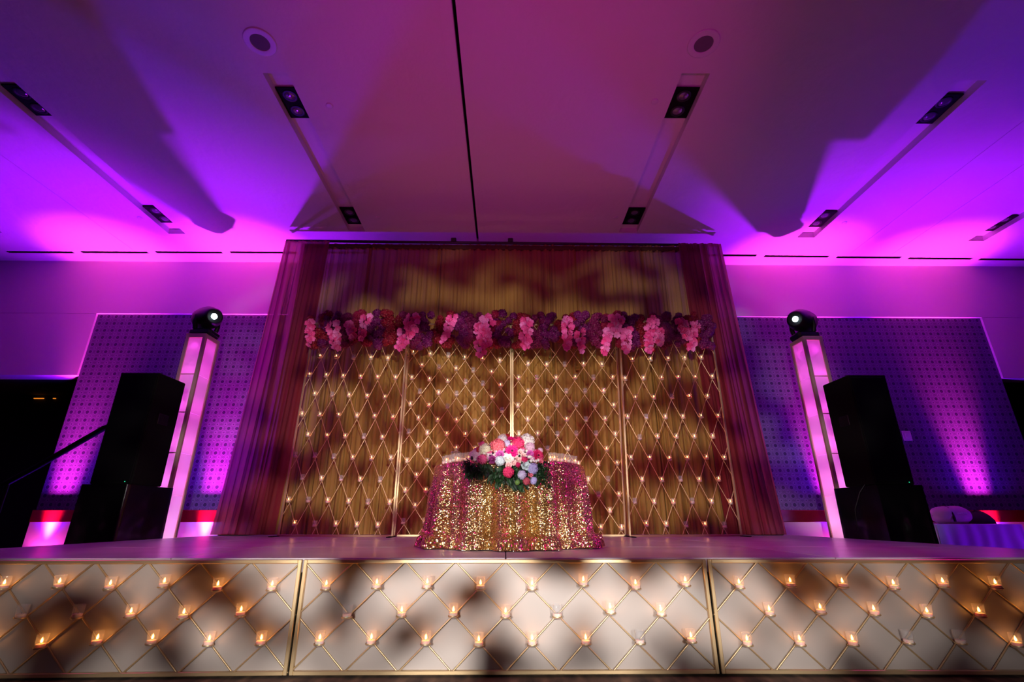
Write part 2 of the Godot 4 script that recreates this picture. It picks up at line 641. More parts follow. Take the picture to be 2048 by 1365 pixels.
func room_lamps() -> void:
	# LED uplights on the floor at the back wall
	var body := MB.new()
	body.lathe([Vector2(0.07, 0.0), Vector2(0.105, 0.03), Vector2(0.11, 0.17), Vector2(0.10, 0.19), Vector2(0.09, 0.185)], 24)
	var lens := MB.new()
	lens.lathe([Vector2(0.092, 0.18), Vector2(0.05, 0.186), Vector2(0.0001, 0.188)], 24)
	var foot := boxmesh(Vector3(0, 0.012, 0), Vector3(0.22, 0.024, 0.1), 0.006)
	var pink := glow(Color(1.0, 0.25, 0.85), 2.0)
	var names := ["at the left end of the patterned wall", "behind the left light tower", "behind the right light tower", "behind the cloth-covered table on the right"]
	var xs := [-7.35, -4.86, 5.45, 8.0]
	for i in 4:
		var u := thing("uplight", "white LED uplight can on the floor " + names[i], "uplight", Vector3(xs[i], 0.0, -5.02), 0.0, "uplights along the back wall")
		obj("foot", foot, M.black_plastic, u)
		obj("body", body.mesh(), M.white_plastic, u, Vector3(0, 0.02, 0))
		obj("light_lens", lens.mesh(), pink, u, Vector3(0, 0.02, 0))
		spot(u, "column_beam", Vector3(0, 0.23, 0), Vector3(0, 6, 0.1), Color(1.0, 0.25, 0.62), UP_COLUMN_E, 16.0, 1.0, 0.05)
		spot(u, "wall_beam", Vector3(0, 0.23, 0), Vector3(0, 1.25, -0.24), Color(1.0, 0.2, 0.80), UP_WALL_E, 14.0, 1.0, 0.05)
		spot(u, "narrow_beam", Vector3(0, 0.23, 0), Vector3(0, 6, 1.2), Color(0.68, 0.05, 1.0), UP_NARROW_E, 29.0, 1.0, 0.05)
		spot(u, "wide_beam", Vector3(0, 0.24, 0), Vector3(0, 6, 2.4), Color(0.30, 0.01, 1.0), UP_WIDE_E, 52.0, 1.0, 0.05)
		spot(u, "spill", Vector3(0, 0.25, 0), Vector3(0, 6, -0.9), Color(1.0, 0.25, 0.8), UP_SPILL_E, 75.0, 0.6, 0.05)
	# two unseen gobo projectors on stands across the room throw the broken warm-white light over the stage
	for sd in [-1.0, 1.0]:
		var at := Vector3(sd * 1.8, 1.75, 8.8)
		var aim := Vector3(sd * -1.3, 1.35, -3.6)
		var p := thing("gobo_projector", "unseen black pattern projector on a floor stand, %s of the pair facing the stage" % ("left" if sd < 0 else "right"), "projector", Vector3(at.x, 0, at.z), 0.0, "pattern projectors facing the stage")
		var d := (aim - at).normalized()
		var bs := Basis.looking_at(d)
		var loc := Vector3(0, at.y, 0)
		obj("stand", boxmesh(Vector3(0, 0.78, 0.2), Vector3(0.05, 1.5, 0.05), 0.01), M.black, p)
		obj("base_plate", boxmesh(Vector3(0, 0.02, 0.2), Vector3(0.5, 0.04, 0.5), 0.01), M.black, p)
		var hb := MB.new()
		for k in 4:
			var o: Vector3 = [Vector3(0.22, 0, 0), Vector3(-0.22, 0, 0), Vector3(0, 0.22, 0), Vector3(0, -0.22, 0)][k]
			hb.box(loc + bs * (o * 1.8 + Vector3(0, 0, -0.44)), Vector3(0.02 if o.x != 0.0 else 0.80, 0.02 if o.y != 0.0 else 0.80, 0.96), 0.0, bs)
		hb.box(loc + bs * Vector3(0, 0, 0.06), Vector3(0.80, 0.80, 0.04), 0.0, bs)
		obj("housing", hb.mesh(), M.black, p)
		obj("gobo_plate", gobo(int(sd) + 5, Transform3D(bs, loc + bs * Vector3(0, 0, -0.9))), M.black, p)
		spot(p, "projector_lamp", loc, loc + d, Color(1.0, 0.97, 0.955), KEY_E, 19.5, 1.0, 0.01)
		# added wash ahead of the plate, lifts the dark gaps between patches
		spot(p, "added_wash", loc + bs * Vector3(0, 0, -0.94), aim + Vector3(0, -0.9, 0), Color(1.0, 0.93, 0.86), KEY_WASH_E, 17.0, 1.0, 0.12)
	# added fill lamps at the far end of the ballroom, out of view
	for q in [[-8.0, "left"], [8.0, "right"]]:
		var w := thing("added_fill_light", "added magenta fill lamp at the far %s corner of the ballroom" % q[1], "light", Vector3(q[0], 0, 11.2), 0.0, "added fill lamps at the far end")
		obj("body", body.mesh(), M.white_plastic, w)
		obj("light_lens", lens.mesh(), pink, w)
		omni(w, "wash", Vector3(0, 1.2, -0.3), Color(1.0, 0.22, 0.80), FILL_E, 0.15)

	for q in [[-2.6, "left"], [2.6, "right"]]:  # unseen lamps, placed to light the middle of the ceiling magenta
		var w := thing("unseen_ceiling_wash", "unseen magenta wash lamp before the stage tilted to light the ceiling, %s one" % q[1], "light", Vector3(q[0], 0, 5.4), 0.0, "unseen wash lamps tilted at the ceiling")
		var aim := Vector3(-q[0] * 0.9, CEIL, -6.6)
		var bs := Basis.looking_at((aim - Vector3(0, 0.3, 0)).normalized()) * Basis(Vector3.RIGHT, -PI / 2)
		var hd := obj("body", body.mesh(), M.white_plastic, w, Vector3(0, 0.12, 0))
		hd.basis = bs
		var le := obj("light_lens", lens.mesh(), pink, w, Vector3(0, 0.12, 0))
		le.basis = bs
		obj("foot", foot, M.black_plastic, w)
		spot(w, "wash", Vector3(0, 0.12, 0) + bs * Vector3(0, 0.22, 0), aim, Color(1.0, 0.08, 0.82), CEILING_WASH_E, 21.0, 1.0, 0.05)

	# unseen magenta lamps off both stage ends, placed to light deck and table
	for sd in [-1.0, 1.0]:
		var at := Vector3(sd * 5.0, 0, 0.7)
		var w := thing("unseen_side_wash", "unseen magenta wash lamp on a tall stand off the %s end of the stage" % ("left" if sd < 0 else "right"), "light", at, 0.0, "unseen side wash lamps")
		var aim := Vector3(sd * 0.6, 0.7, -2.4) - at
		var bs := Basis.looking_at((aim - Vector3(0, 3.6, 0)).normalized()) * Basis(Vector3.RIGHT, -PI / 2)
		var pole := MB.new()
		pole.tube([Vector3(0, 0.02, 0), Vector3(0, 3.5, 0)], 0.02, 8)
		obj("pole", pole.mesh(), M.black, w)
		obj("base_plate", boxmesh(Vector3(0, 0.015, 0), Vector3(0.5, 0.03, 0.5), 0.005), M.black, w)
		var hd := obj("body", body.mesh(), M.black_plastic, w, Vector3(0, 3.6, 0))
		hd.basis = bs
		var le := obj("light_lens", lens.mesh(), pink, w, Vector3(0, 3.6, 0))
		le.basis = bs
		spot(w, "wash", Vector3(0, 3.6, 0) + bs * Vector3(0, 0.22, 0), aim, Color(1.0, 0.12, 0.80), SIDE_WASH_E, 33.0, 1.0, 0.06)

	# unseen violet lamp by the right-hand wall, placed to light the clothed side table
	var vl := thing("unseen_violet_lamp", "unseen violet wash lamp on the floor by the right side wall", "light", Vector3(9.6, 0, -1.2), 0.0)
	obj("foot", foot, M.black_plastic, vl)
	obj("body", body.mesh(), M.white_plastic, vl, Vector3(0, 0.02, 0))
	obj("light_lens", lens.mesh(), glow(Color(0.5, 0.15, 1.0), 2.0), vl, Vector3(0, 0.02, 0))
	spot(vl, "wash", Vector3(0, 0.26, 0), Vector3(-3.3, 0.45, -2.5), Color(0.48, 0.06, 1.0), 9.0, 13.0, 1.0, 0.05)


func gobo(sd: int, xf: Transform3D) -> ArrayMesh:
	var f := FastNoiseLite.new()
	f.noise_type = FastNoiseLite.TYPE_SIMPLEX_SMOOTH
	f.seed = sd
	f.frequency = 1.0
	f.fractal_type = FastNoiseLite.FRACTAL_NONE
	var b := MB.new()
	var n := 150
	var s := 0.76
	var c := s / n
	for j in n:
		var run := -1
		for i in n + 1:
			var solid := false
			if i < n:
				var x := (i + 0.5) * c - s / 2
				var y := (j + 0.5) * c - s / 2
				var u := (x + 0.35 * y) * 18.0
				var w := (y - 0.2 * x) * 21.0
				solid = f.get_noise_2d(u, w) > 0.02 or Vector2(x, y).length() > 0.35 or y > 0.25 + 0.03 * sin(x * 22.0)
			if solid and run < 0:
				run = i
			elif not solid and run >= 0:
				var xa := run * c - s / 2
				var xb := i * c - s / 2
				var ya := j * c - s / 2
				b.rect(xf * Vector3(xa, ya, 0), xf * Vector3(xb, ya, 0), xf * Vector3(xb, ya + c, 0), xf * Vector3(xa, ya + c, 0))
				run = -1
	return b.mesh()


# ------------------------------------------------------------------ stage
func stage() -> void:
	var st := thing("stage_platform", "low stage of grey deck panels in front of the drapes", "stage", Vector3.ZERO)
	for i in 4:
		for j in 4:
			var w := 8.2 / 4.0
			var d := 4.75 / 4.0
			obj("deck_panel", boxmesh(Vector3(-4.1 + w * (i + 0.5), STAGE_TOP - 0.04, -d * (j + 0.5)), Vector3(w - 0.006, 0.08, d - 0.006), 0.004), M.deck, st)
	var legs := MB.new()
	for x in [-4.06, 4.06]:
		legs.box(Vector3(x, (STAGE_TOP - 0.08) / 2, -2.375), Vector3(0.03, STAGE_TOP - 0.08, 4.7))
	legs.box(Vector3(0, (STAGE_TOP - 0.08) / 2, -4.72), Vector3(8.1, STAGE_TOP - 0.08, 0.03))
	legs.box(Vector3(0, (STAGE_TOP - 0.08) / 2, -0.03), Vector3(8.1, STAGE_TOP - 0.08, 0.03))
	obj("base_panel", legs.mesh(), M.black, st)


func pleat(f: FastNoiseLite, u: float, v: float, amp: float) -> float:
	# rounded ridges with sharp valleys, uneven in width and depth
	var ph := u * 5.2 + 0.9 * f.get_noise_2d(u * 70.0, 3.0 + v * 5.0)
	var ph2 := u * 11.7 + 1.1 * f.get_noise_2d(u * 110.0, 60.0 + v * 7.0)
	return amp * ((2.0 * pow(absf(sin(PI * ph)), 0.75) - 1.0) * (0.75 + 0.45 * f.get_noise_2d(u * 60.0, 40.0)) + 0.5 * (2.0 * pow(absf(sin(PI * ph2)), 0.8) - 1.0) + 0.25 * f.get_noise_2d(u * 300.0, v * 3.0))


# hanging cloth between the lines top (xa..xb at yt) and bottom (xc..xd at yb)
func cloth(xa: float, xb: float, xc: float, xd: float, yt: float, yb: float, z: float, zb: float, amp: float, sd: int, nu: int) -> ArrayMesh:
	var f := FastNoiseLite.new()
	f.seed = sd
	f.frequency = 0.02
	var b := MB.new()
	b.grid(func(u: float, v: float) -> Vector3:
		var x := lerpf(lerpf(xc, xd, u), lerpf(xa, xb, u), pow(v, 0.85))
		var y := lerpf(yb, yt, v)
		return Vector3(x, y, lerpf(zb, z, v) + pleat(f, lerpf(xa, xb, u), v, amp * (1.0 - 0.35 * v))), nu, 18)
	return b.mesh()


func drapes() -> void:
	var xs := [-3.52, -2.35, -1.17, 0.0, 1.17, 2.33, 3.47]
	var nm := ["leftmost", "second from left", "third from left", "third from right", "second from right", "rightmost"]
	for i in 6:
		var c := obj("backdrop_drape", cloth(xs[i] - 0.03, xs[i + 1] + 0.03, xs[i] - 0.03, xs[i + 1] + 0.03, 5.31, STAGE_TOP + 0.012, -4.1, -4.1, 0.042, 10 + i, 190), M.curtain)
		tag(c, "gold-brown pleated backdrop drape behind the lattice screens, %s of the six" % nm[i], "drape", "gold-brown backdrop drapes")
		obj("header_band", boxmesh(Vector3((xs[i] + xs[i + 1]) / 2, 5.262 - 0.004 * i, -4.1), Vector3(xs[i + 1] - xs[i] - 0.004, 0.085, 0.09), 0.02), M.curtain_header, c)
	for sd in [-1.0, 1.0]:
		var o := 0.0 if sd < 0 else 0.09
		var xo := -3.80 if sd < 0 else 3.71
		var xb := -4.06 if sd < 0 else 3.93
		var a := [xo, xo + 0.75, xb, xb + 0.85] if sd < 0 else [xo - 0.75, xo, xb - 0.85, xb]
		var s := obj("side_drape", cloth(a[0], a[1], a[2], a[3], 5.32, STAGE_TOP + 0.012, -4.02, -3.98, 0.035, 30 + int(sd), 150), M.curtain_lit_crimson)
		tag(s, "sheer side drape with painted-in crimson light, flaring out at the %s edge of the backdrop" % ("left" if sd < 0 else "right"), "drape", "sheer side drapes")
	var pb := MB.new()
	pb.tube([Vector3(-3.83, 5.375, -4.1), Vector3(3.74, 5.335, -4.1)], 0.024, 10)
	var p := thing("drape_pipe", "dark metal crossbar that carries the backdrop drapes under the ceiling", "pipe")
	obj("crossbar", pb.mesh(), M.pipe, p)
	for x in [-3.81, 3.72]:
		var up := MB.new()
		up.tube([Vector3(x, STAGE_TOP, -4.16), Vector3(x, 5.36, -4.16)], 0.022, 8)
		obj("upright", up.mesh(), M.pipe, p)
		obj("base_plate", boxmesh(Vector3(x, STAGE_TOP + 0.01, -4.25), Vector3(0.4, 0.02, 0.4), 0.004), M.pipe, p)
	for x in [-0.93, 0.06]:
		obj("clip", boxmesh(Vector3(x, 5.40, -4.09), Vector3(0.09, 0.07, 0.07), 0.01), M.pipe, p)


# ------------------------------------------------------------------ votive candles
var cup_mesh: ArrayMesh
var cup_small: ArrayMesh
var wax_mesh: ArrayMesh
var flame_mesh: ArrayMesh
var wick_mesh: ArrayMesh
var ring_mesh: ArrayMesh


func candle_meshes() -> void:
	var b := MB.new()
	b.lathe([Vector2(0.0001, 0.0), Vector2(0.022, 0.0005), Vector2(0.026, 0.004), Vector2(0.030, 0.078), Vector2(0.0285, 0.078), Vector2(0.0245, 0.006), Vector2(0.0001, 0.005)], 16)
	cup_mesh = b.mesh()
	b = MB.new()
	b.lathe([Vector2(0.0001, 0.006), Vector2(0.020, 0.006), Vector2(0.0235, 0.009), Vector2(0.0248, 0.029), Vector2(0.022, 0.032), Vector2(0.0001, 0.031)], 14)
	wax_mesh = b.mesh()
	b = MB.new()
	b.lathe([Vector2(0.0001, 0.036), Vector2(0.0045, 0.039), Vector2(0.0058, 0.045), Vector2(0.004, 0.054), Vector2(0.0001, 0.064)], 8)
	flame_mesh = b.mesh()
	b = MB.new()
	b.tube([Vector3(0, 0.03, 0), Vector3(0.001, 0.038, 0)], 0.0012, 5)
	wick_mesh = b.mesh()
	b = MB.new()
	b.lathe([Vector2(0.0275, 0.010), Vector2(0.0305, 0.010), Vector2(0.0305, 0.0165), Vector2(0.0275, 0.0165), Vector2(0.0275, 0.010)], 16)
	b.box(Vector3(0, 0.012, -0.034), Vector3(0.012, 0.005, 0.02))
	ring_mesh = b.mesh()


func votive(at: Vector3, label: String, group: String, lit: bool, scale := 1.0, energy := CANDLE_E) -> Node3D:
	var c := thing("votive_candle", label, "candle", at, rng.randf() * 0.3 - 0.15, group)
	c.scale = Vector3.ONE * scale
	obj("glass_cup", cup_mesh, M.glass, c)
	obj("wax", wax_mesh, M.wax, c)
	obj("holder_ring", ring_mesh, M.gold, c)
	obj("wick", wick_mesh, M.wick, c)
	if lit:
		obj("flame", flame_mesh, M.flame, c)
		omni(c, "candle_light", Vector3(0, 0.046, 0), Color(1.0, 0.62, 0.28), energy, 0.01)
	return c


# is the point hidden from the guests' side by the table or its flowers?
func behind_table(p: Vector3) -> bool:
	var e := cam.position
	var t := (-1.0 - e.z) / (p.z - e.z)
	var q := e + (p - e) * t
	return (absf(q.x - 0.03) < 0.62 and q.y < 1.235) or (absf(q.x - 0.03) < 0.29 and q.y < 1.47)


# ------------------------------------------------------------------ lattice screens behind the table
func screens() -> void:
	candle_meshes()
	# [name, x and z of the left leg's foot and top, the same for the right leg, lattice fit for x and y over (half step h, row r), rows, unlit nodes]
	var spec := [
		{"n": "far-left", "l": [-2.998, -2.939, -3.65], "r": [-1.456, -1.468, -3.45], "x": [-2.884, 0.1286, -0.0034, 0.0014], "y": [3.0697, -0.0107, -0.2909, 0.001], "rows": 9, "odd": 1, "dark": ["5,0", "3,2", "7,4", "0,5", "2,5", "4,5", "1,6", "5,6", "9,6", "2,7", "8,7", "3,8"]},
		{"n": "centre-left", "l": [-1.473, -1.474, -3.66], "r": [0.070, 0.062, -3.66], "x": [-1.3916, 0.1288, 0.003, 0.0008], "y": [3.1339, -0.0128, -0.1974, 0.001], "rows": 13, "odd": 0, "dark": ["4,0", "3,1", "7,1", "11,1", "6,2", "8,2", "1,3", "5,3", "7,3", "4,4", "6,4", "8,4", "10,4", "7,5", "0,6", "0,12"]},
		{"n": "centre-right", "l": [0.098, 0.090, -3.66], "r": [1.590, 1.674, -3.66], "x": [0.1743, 0.139, -0.0007, -0.0002], "y": [2.9506, 0.0006, -0.2061, 0.0], "rows": 12, "odd": 1, "dark": ["5,0", "8,1", "2,1", "5,2", "7,2", "4,3", "6,3", "8,3", "3,4", "7,4", "4,5", "6,5", "8,5", "3,6", "9,8", "8,9"]},
		{"n": "far-right", "l": [1.600, 1.683, -3.45], "r": [3.133, 3.140, -3.65], "x": [1.7021, 0.1343, -0.0023, 0.0001], "y": [2.9603, 0.0098, -0.2785, -0.0014], "rows": 9, "odd": 1, "dark": ["5,2", "2,3", "1,4", "5,6", "0,7", "6,7", "5,8", "9,8"]},
	]
	var top := 3.64
	for s in spec:
		var scr := thing("lattice_screen", "%s tall gold lattice screen holding rows of votives in front of the drapes" % s.n, "screen", Vector3.ZERO, 0.0, "gold lattice screens")
		var xl: Array = s.l
		var xr: Array = s.r
		var foot := STAGE_TOP + 0.012
		var bl := Vector3(xl[0], foot, xl[2])
		var tl := Vector3(xl[1], top, xl[2])
		var br := Vector3(xr[0], foot, xr[2])
		var tr := Vector3(xr[1], top, xr[2])
		for e in [[bl, tl, "upright"], [br, tr, "upright"], [bl, br, "bottom_rail"], [tl, tr, "top_rail"]]:
			var d: Vector3 = e[1] - e[0]
			var bs := Basis.looking_at(d.normalized(), Vector3.BACK if absf(d.normalized().y) > 0.5 else Vector3.UP)
			obj(e[2], boxmesh((e[0] + e[1]) / 2, Vector3(0.026, 0.026, d.length() + 0.026), 0.003, bs), M.gold, scr)
		for q in [bl, br]:
			obj("foot_plate", boxmesh(Vector3(q.x, STAGE_TOP + 0.005, q.z + 0.06), Vector3(0.05, 0.01, 0.36), 0.003), M.black, scr)
		var cx: Array = s.x
		var cy: Array = s.y
		var left := func(y: float) -> Vector3: return bl.lerp(tl, (y - foot) / (top - foot))
		var right := func(y: float) -> Vector3: return br.lerp(tr, (y - foot) / (top - foot))
		var node := func(h: float, r: float) -> Vector3:
			var x: float = cx[0] + cx[1] * h + cx[2] * r + cx[3] * h * r
			var y: float = cy[0] + cy[1] * h + cy[2] * r + cy[3] * h * r
			var a: Vector3 = left.call(y)
			var b: Vector3 = right.call(y)
			return Vector3(x, y, lerpf(a.z, b.z, clampf((x - a.x) / (b.x - a.x), -0.1, 1.1)))
		# the thin diagonal rods, cut off at the frame
		for dir in [1, -1]:
			for h0 in range(-20, 34):
				if posmod(h0 + (1 if s.odd == 1 else 0), 2) != 0:
					continue
				var pts := []
				for i in range(0, 73):
					var r: float = -3.0 + i * 0.25
					var h: float = h0 + dir * r
					var p: Vector3 = node.call(h, r)
					var a: Vector3 = left.call(p.y)
					var b: Vector3 = right.call(p.y)
					if p.y > foot + 0.005 and p.y < top - 0.005 and p.x > a.x + 0.004 and p.x < b.x - 0.004:
						pts.append(p + Vector3(0, 0, 0.005 * dir))
				if pts.size() > 1:
					# run on to the frame at both ends
					for e in [0, pts.size() - 1]:
						var p: Vector3 = pts[e]
						var q: Vector3 = pts[1] if e == 0 else pts[pts.size() - 2]
						var d := (p - q).normalized()
						var best := 0.5
						var a: Vector3 = left.call(p.y)
						var b: Vector3 = right.call(p.y)
						for t in [(foot - p.y) / d.y, (top - p.y) / d.y, (a.x - p.x) / d.x, (b.x - p.x) / d.x]:
							if t > 0.0:
								best = minf(best, t)
						pts[e] = p + d * best
					var m := MB.new()
					m.tube([pts[0], pts[pts.size() / 2], pts[pts.size() - 1]], 0.0045, 5)
					obj("rod", m.mesh(), M.rod, scr)
		# the votives
		var shown := 0
		for r in s.rows:
			var k := 0
			var hs := range((r + s.odd) % 2, 12, 2)
			var vis := []
			for h in hs:
				var p: Vector3 = node.call(h, r)
				var a: Vector3 = left.call(p.y)
				var b: Vector3 = right.call(p.y)
				if p.x > a.x + 0.035 and p.x < b.x - 0.035 and p.y > foot + 0.05 and not behind_table(p):
					vis.append(h)
			if vis.is_empty():
				continue
			for h in vis:
				var p: Vector3 = node.call(h, r)
				var lit: bool = not s.dark.has("%d,%d" % [h, r])
				votive(p + Vector3(rng.randf() * 0.016 - 0.008, -0.004 + rng.randf() * 0.012, 0.044), "%s glass votive, %s from left in %s row down on %s lattice screen" % ["lit" if lit else "dim unlit", ORD[k], ORD[shown], s.n], "votives on the %s lattice screen" % s.n, lit, 1.05, CANDLE_E * 1.3)
				k += 1
			shown += 1


# ------------------------------------------------------------------ lattice panels on the stage front
func skirt_panels() -> void:
	var H := 0.598
	var W := 2.44
	var nm := ["left", "middle", "right"]
	var dark := [["6,2", "8,2"], ["2,2", "10,2", "13,1"], ["7,1", "9,1"]]
	var splay := [0.022, 0.0, -0.022]
	var x0s := [-3.672, -1.22, 1.232]
	for k in 3:
		var pv := Vector3(x0s[k] + (W if k == 0 else 0.0), 0, 0.03)
		var p := thing("stage_front_panel", "%s low gold lattice panel with pale backing along the stage front" % nm[k], "panel", pv, splay[k] if k != 0 else splay[k], "lattice panels along the stage front")
		var o := -W if k == 0 else 0.0
		obj("backing_board", boxmesh(Vector3(o + W / 2, 0.012 + H / 2, -0.014), Vector3(W - 0.01, H - 0.01, 0.008), 0.002), M.board, p)
		for e in [[0.011, "upright"], [W - 0.011, "upright"]]:
			obj(e[1], boxmesh(Vector3(o + e[0], 0.012 + H / 2, 0.0), Vector3(0.022, H, 0.022), 0.003), M.gold, p)
		for e in [[0.012 + 0.011, "bottom_rail"], [0.012 + H - 0.011, "top_rail"]]:
			obj(e[1], boxmesh(Vector3(o + W / 2, e[0], 0.0), Vector3(W - 0.044, 0.022, 0.022), 0.003), M.gold, p)
		var cw := W / 16.0
		var ch := (H - 0.022) / 4.0
		for dir in [1, -1]:
			for h0 in range(-4, 21):
				if posmod(h0, 2) != 0:
					continue
				var a := Vector2(h0, 0)
				var b := Vector2(h0 + 4 * dir, 4)
				if (a.x <= 0 and b.x <= 0) or (a.x >= 16 and b.x >= 16):
					continue
				if a.x < 0:
					a = Vector2(0, -a.x)
				if a.x > 16:
					a = Vector2(16, a.x - 16)
				if b.x < 0:
					b = Vector2(0, 4 + b.x)
				if b.x > 16:
					b = Vector2(16, 4 - (b.x - 16))
				var m := MB.new()
				var z: float = 0.004 * dir
				m.tube([Vector3(o + a.x * cw, 0.023 + a.y * ch, z), Vector3(o + (a.x + b.x) / 2 * cw, 0.023 + (a.y + b.y) / 2 * ch, z), Vector3(o + b.x * cw, 0.023 + b.y * ch, z)], 0.005, 6)
				obj("rod", m.mesh(), M.gold, p)
		for r in [3, 2, 1]:
			var c := 0
			for h in range(2 if r == 2 else 1, 16, 2):
				var lit: bool = not dark[k].has("%d,%d" % [h, r])
				var q: Vector3 = p.transform * Vector3(o + h * cw + rng.randf() * 0.02 - 0.01, 0.020 + r * ch + rng.randf() * 0.022 - 0.016, 0.042)
				# only those inside the picture
				if absf(q.x + 0.03) > 3.2:
					continue
				votive(q, "%s glass votive, %s from left in %s row of %s stage-front panel" % ["lit" if lit else "unlit", ORD[c], ["bottom", "middle", "top"][r - 1], nm[k]], "votives on the %s stage-front panel" % nm[k], lit, 1.0)
				c += 1


# ------------------------------------------------------------------ flowers
func petal(b: MB, xf: Transform3D, l: float, w: float, cup: float, nu := 4, nv := 4) -> void:
	b.grid(func(u: float, v: float) -> Vector3:
		var s := u * 2.0 - 1.0
		var ww := w * (0.25 + 0.75 * sin(PI * pow(clampf(v, 0.02, 0.98), 0.75) * 0.93 + 0.12))
		if v > 0.98:
			ww = w * 0.42
		return xf * Vector3(s * ww, cup * (s * s * 0.6 + v * v), v * l), nu, nv)


func orchid_mesh(sd: int) -> ArrayMesh:
	var r := RandomNumberGenerator.new()
	r.seed = sd
	var b := MB.new()
	# flower faces +z; petals fan out in the xy plane
	for k in 5:
		var a: float = [PI / 2, PI / 2 + TAU / 5, PI / 2 - TAU / 5, -PI / 2 + 0.62, -PI / 2 - 0.62][k] + r.randf() * 0.2
		var big := k == 1 or k == 2
		var dirv := Vector3(cos(a), sin(a), 0)
		var bs := Basis(Vector3(-dirv.y, dirv.x, 0), Vector3(0, 0, 1), dirv)
		petal(b, Transform3D(bs, Vector3(0, 0, 0.004 if big else 0.0)), 0.052, 0.036 if big else 0.024, 0.012 + r.randf() * 0.012)
	b.lathe([Vector2(0.0001, 0.018), Vector2(0.007, 0.014), Vector2(0.009, 0.004), Vector2(0.004, 0.0)], 6, Transform3D(Basis(Vector3.RIGHT, PI / 2), Vector3(0, -0.006, 0)))
	return b.mesh()


func rose_mesh(sd: int) -> MB:
	var r := RandomNumberGenerator.new()
	r.seed = sd
	var b := MB.new()
	# unit radius, opens to +z
	for ring in 5:
		var cnt: int = [3, 4, 5, 6, 7][ring]
		for k in cnt:
			var a := TAU * (k + 0.5 * ring) / cnt + r.randf() * 0.3
			var rad: float = [0.10, 0.24, 0.42, 0.62, 0.80][ring]
			var open: float = [0.05, 0.18, 0.42, 0.75, 1.05][ring]
			var hh: float = [0.62, 0.62, 0.58, 0.52, 0.46][ring]
			var ww: float = [0.22, 0.30, 0.38, 0.44, 0.48][ring]
			var out := Vector3(cos(a), sin(a), 0)
			var side := Vector3(-out.y, out.x, 0)
			b.grid(func(u: float, v: float) -> Vector3:
				var s := (u * 2.0 - 1.0)
				var wv := ww * (0.55 + 0.45 * sin(PI * (0.15 + 0.7 * v)))
				var lift := sin(open * v) / maxf(open, 0.01)
				var bend := (1.0 - cos(open * v)) / maxf(open, 0.01)
				var base := out * (rad * 0.55 + rad * 0.45 * v + hh * bend * 0.9) * (1.0 - 0.18 * s * s)
				return base + side * s * wv + Vector3(0, 0, hh * lift * 1.25 - 0.12 * ring + 0.05 - 0.08 * s * s), 4, 4)
	# the closed heart: a tight little spiral
	b.lathe([Vector2(0.30, 0.05), Vector2(0.27, 0.45), Vector2(0.17, 0.66), Vector2(0.10, 0.60), Vector2(0.0001, 0.66)], 10, Transform3D(Basis(Vector3.RIGHT, PI / 2), Vector3.ZERO))
	return b


func fluffy_mesh(sd: int, count: int, fl: float) -> MB:
	var r := RandomNumberGenerator.new()
	r.seed = sd
	var b := MB.new()
	# a dome of little four-petalled florets, unit radius, facing +z
	for i in count:
		var z := 1.0 - 1.35 * (i + 0.5) / count
		var a := i * 2.39996
		var rr := sqrt(maxf(0.0, 1.0 - z * z))
		var d := Vector3(rr * cos(a), rr * sin(a), z)
		var dn := (d + Vector3(r.randf() - 0.5, r.randf() - 0.5, r.randf() - 0.5) * 0.5).normalized()
		var bs := Basis.looking_at(-dn, Vector3.UP if absf(dn.y) < 0.9 else Vector3.RIGHT)
		bs = bs.rotated(dn, r.randf() * TAU)
		var at := d * (0.82 + 0.2 * r.randf())
		for k in 4:
			var t := Transform3D(bs, at)
			var e := TAU * k / 4.0
			var p1 := Vector3(cos(e - 0.62), sin(e - 0.62), 0) * fl * 0.75
			var p2 := Vector3(cos(e), sin(e), 0.28) * fl
			var p3 := Vector3(cos(e + 0.62), sin(e + 0.62), 0) * fl * 0.75
			b.rect(t * Vector3.ZERO, t * p1, t * p2, t * p3)
	b.lathe([Vector2(0.5, -0.35), Vector2(0.78, 0.0), Vector2(0.72, 0.4), Vector2(0.4, 0.7), Vector2(0.0001, 0.8)], 12, Transform3D(Basis(Vector3.RIGHT, PI / 2), Vector3.ZERO))
	return b


func gerbera_mesh() -> MB:
	var b := MB.new()
	for ring in 3:
		var cnt: int = [20, 16, 12][ring]
		for k in cnt:
			var a := TAU * (k + 0.37 * ring) / cnt
			var d := Vector3(cos(a), sin(a), 0)
			var bs := Basis(Vector3(-d.y, d.x, 0), Vector3(0, 0, 1), d)
			petal(b, Transform3D(bs, d * 0.12 + Vector3(0, 0, 0.08 * ring)), [0.88, 0.68, 0.42][ring], [0.17, 0.16, 0.13][ring], 0.05 + 0.12 * ring, 2, 4)
	return b


func leaf_mesh(l: float, w: float, curl: float) -> ArrayMesh:
	var b := MB.new()
	b.grid(func(u: float, v: float) -> Vector3:
		var s := u * 2.0 - 1.0
		var ww := w * sin(PI * clampf(v, 0.01, 0.99)) * (1.0 - 0.25 * v)
		return Vector3(s * ww, absf(s) * w * 0.35 - curl * v * v, v * l), 4, 6)
	return b.mesh()


func cloth_mat(c: Color, back := 0.35, rough := 0.6) -> StandardMaterial3D:
	var m := mat(c, rough)
	m.backlight_enabled = true
	m.backlight = Color(back, back, back)
	return m


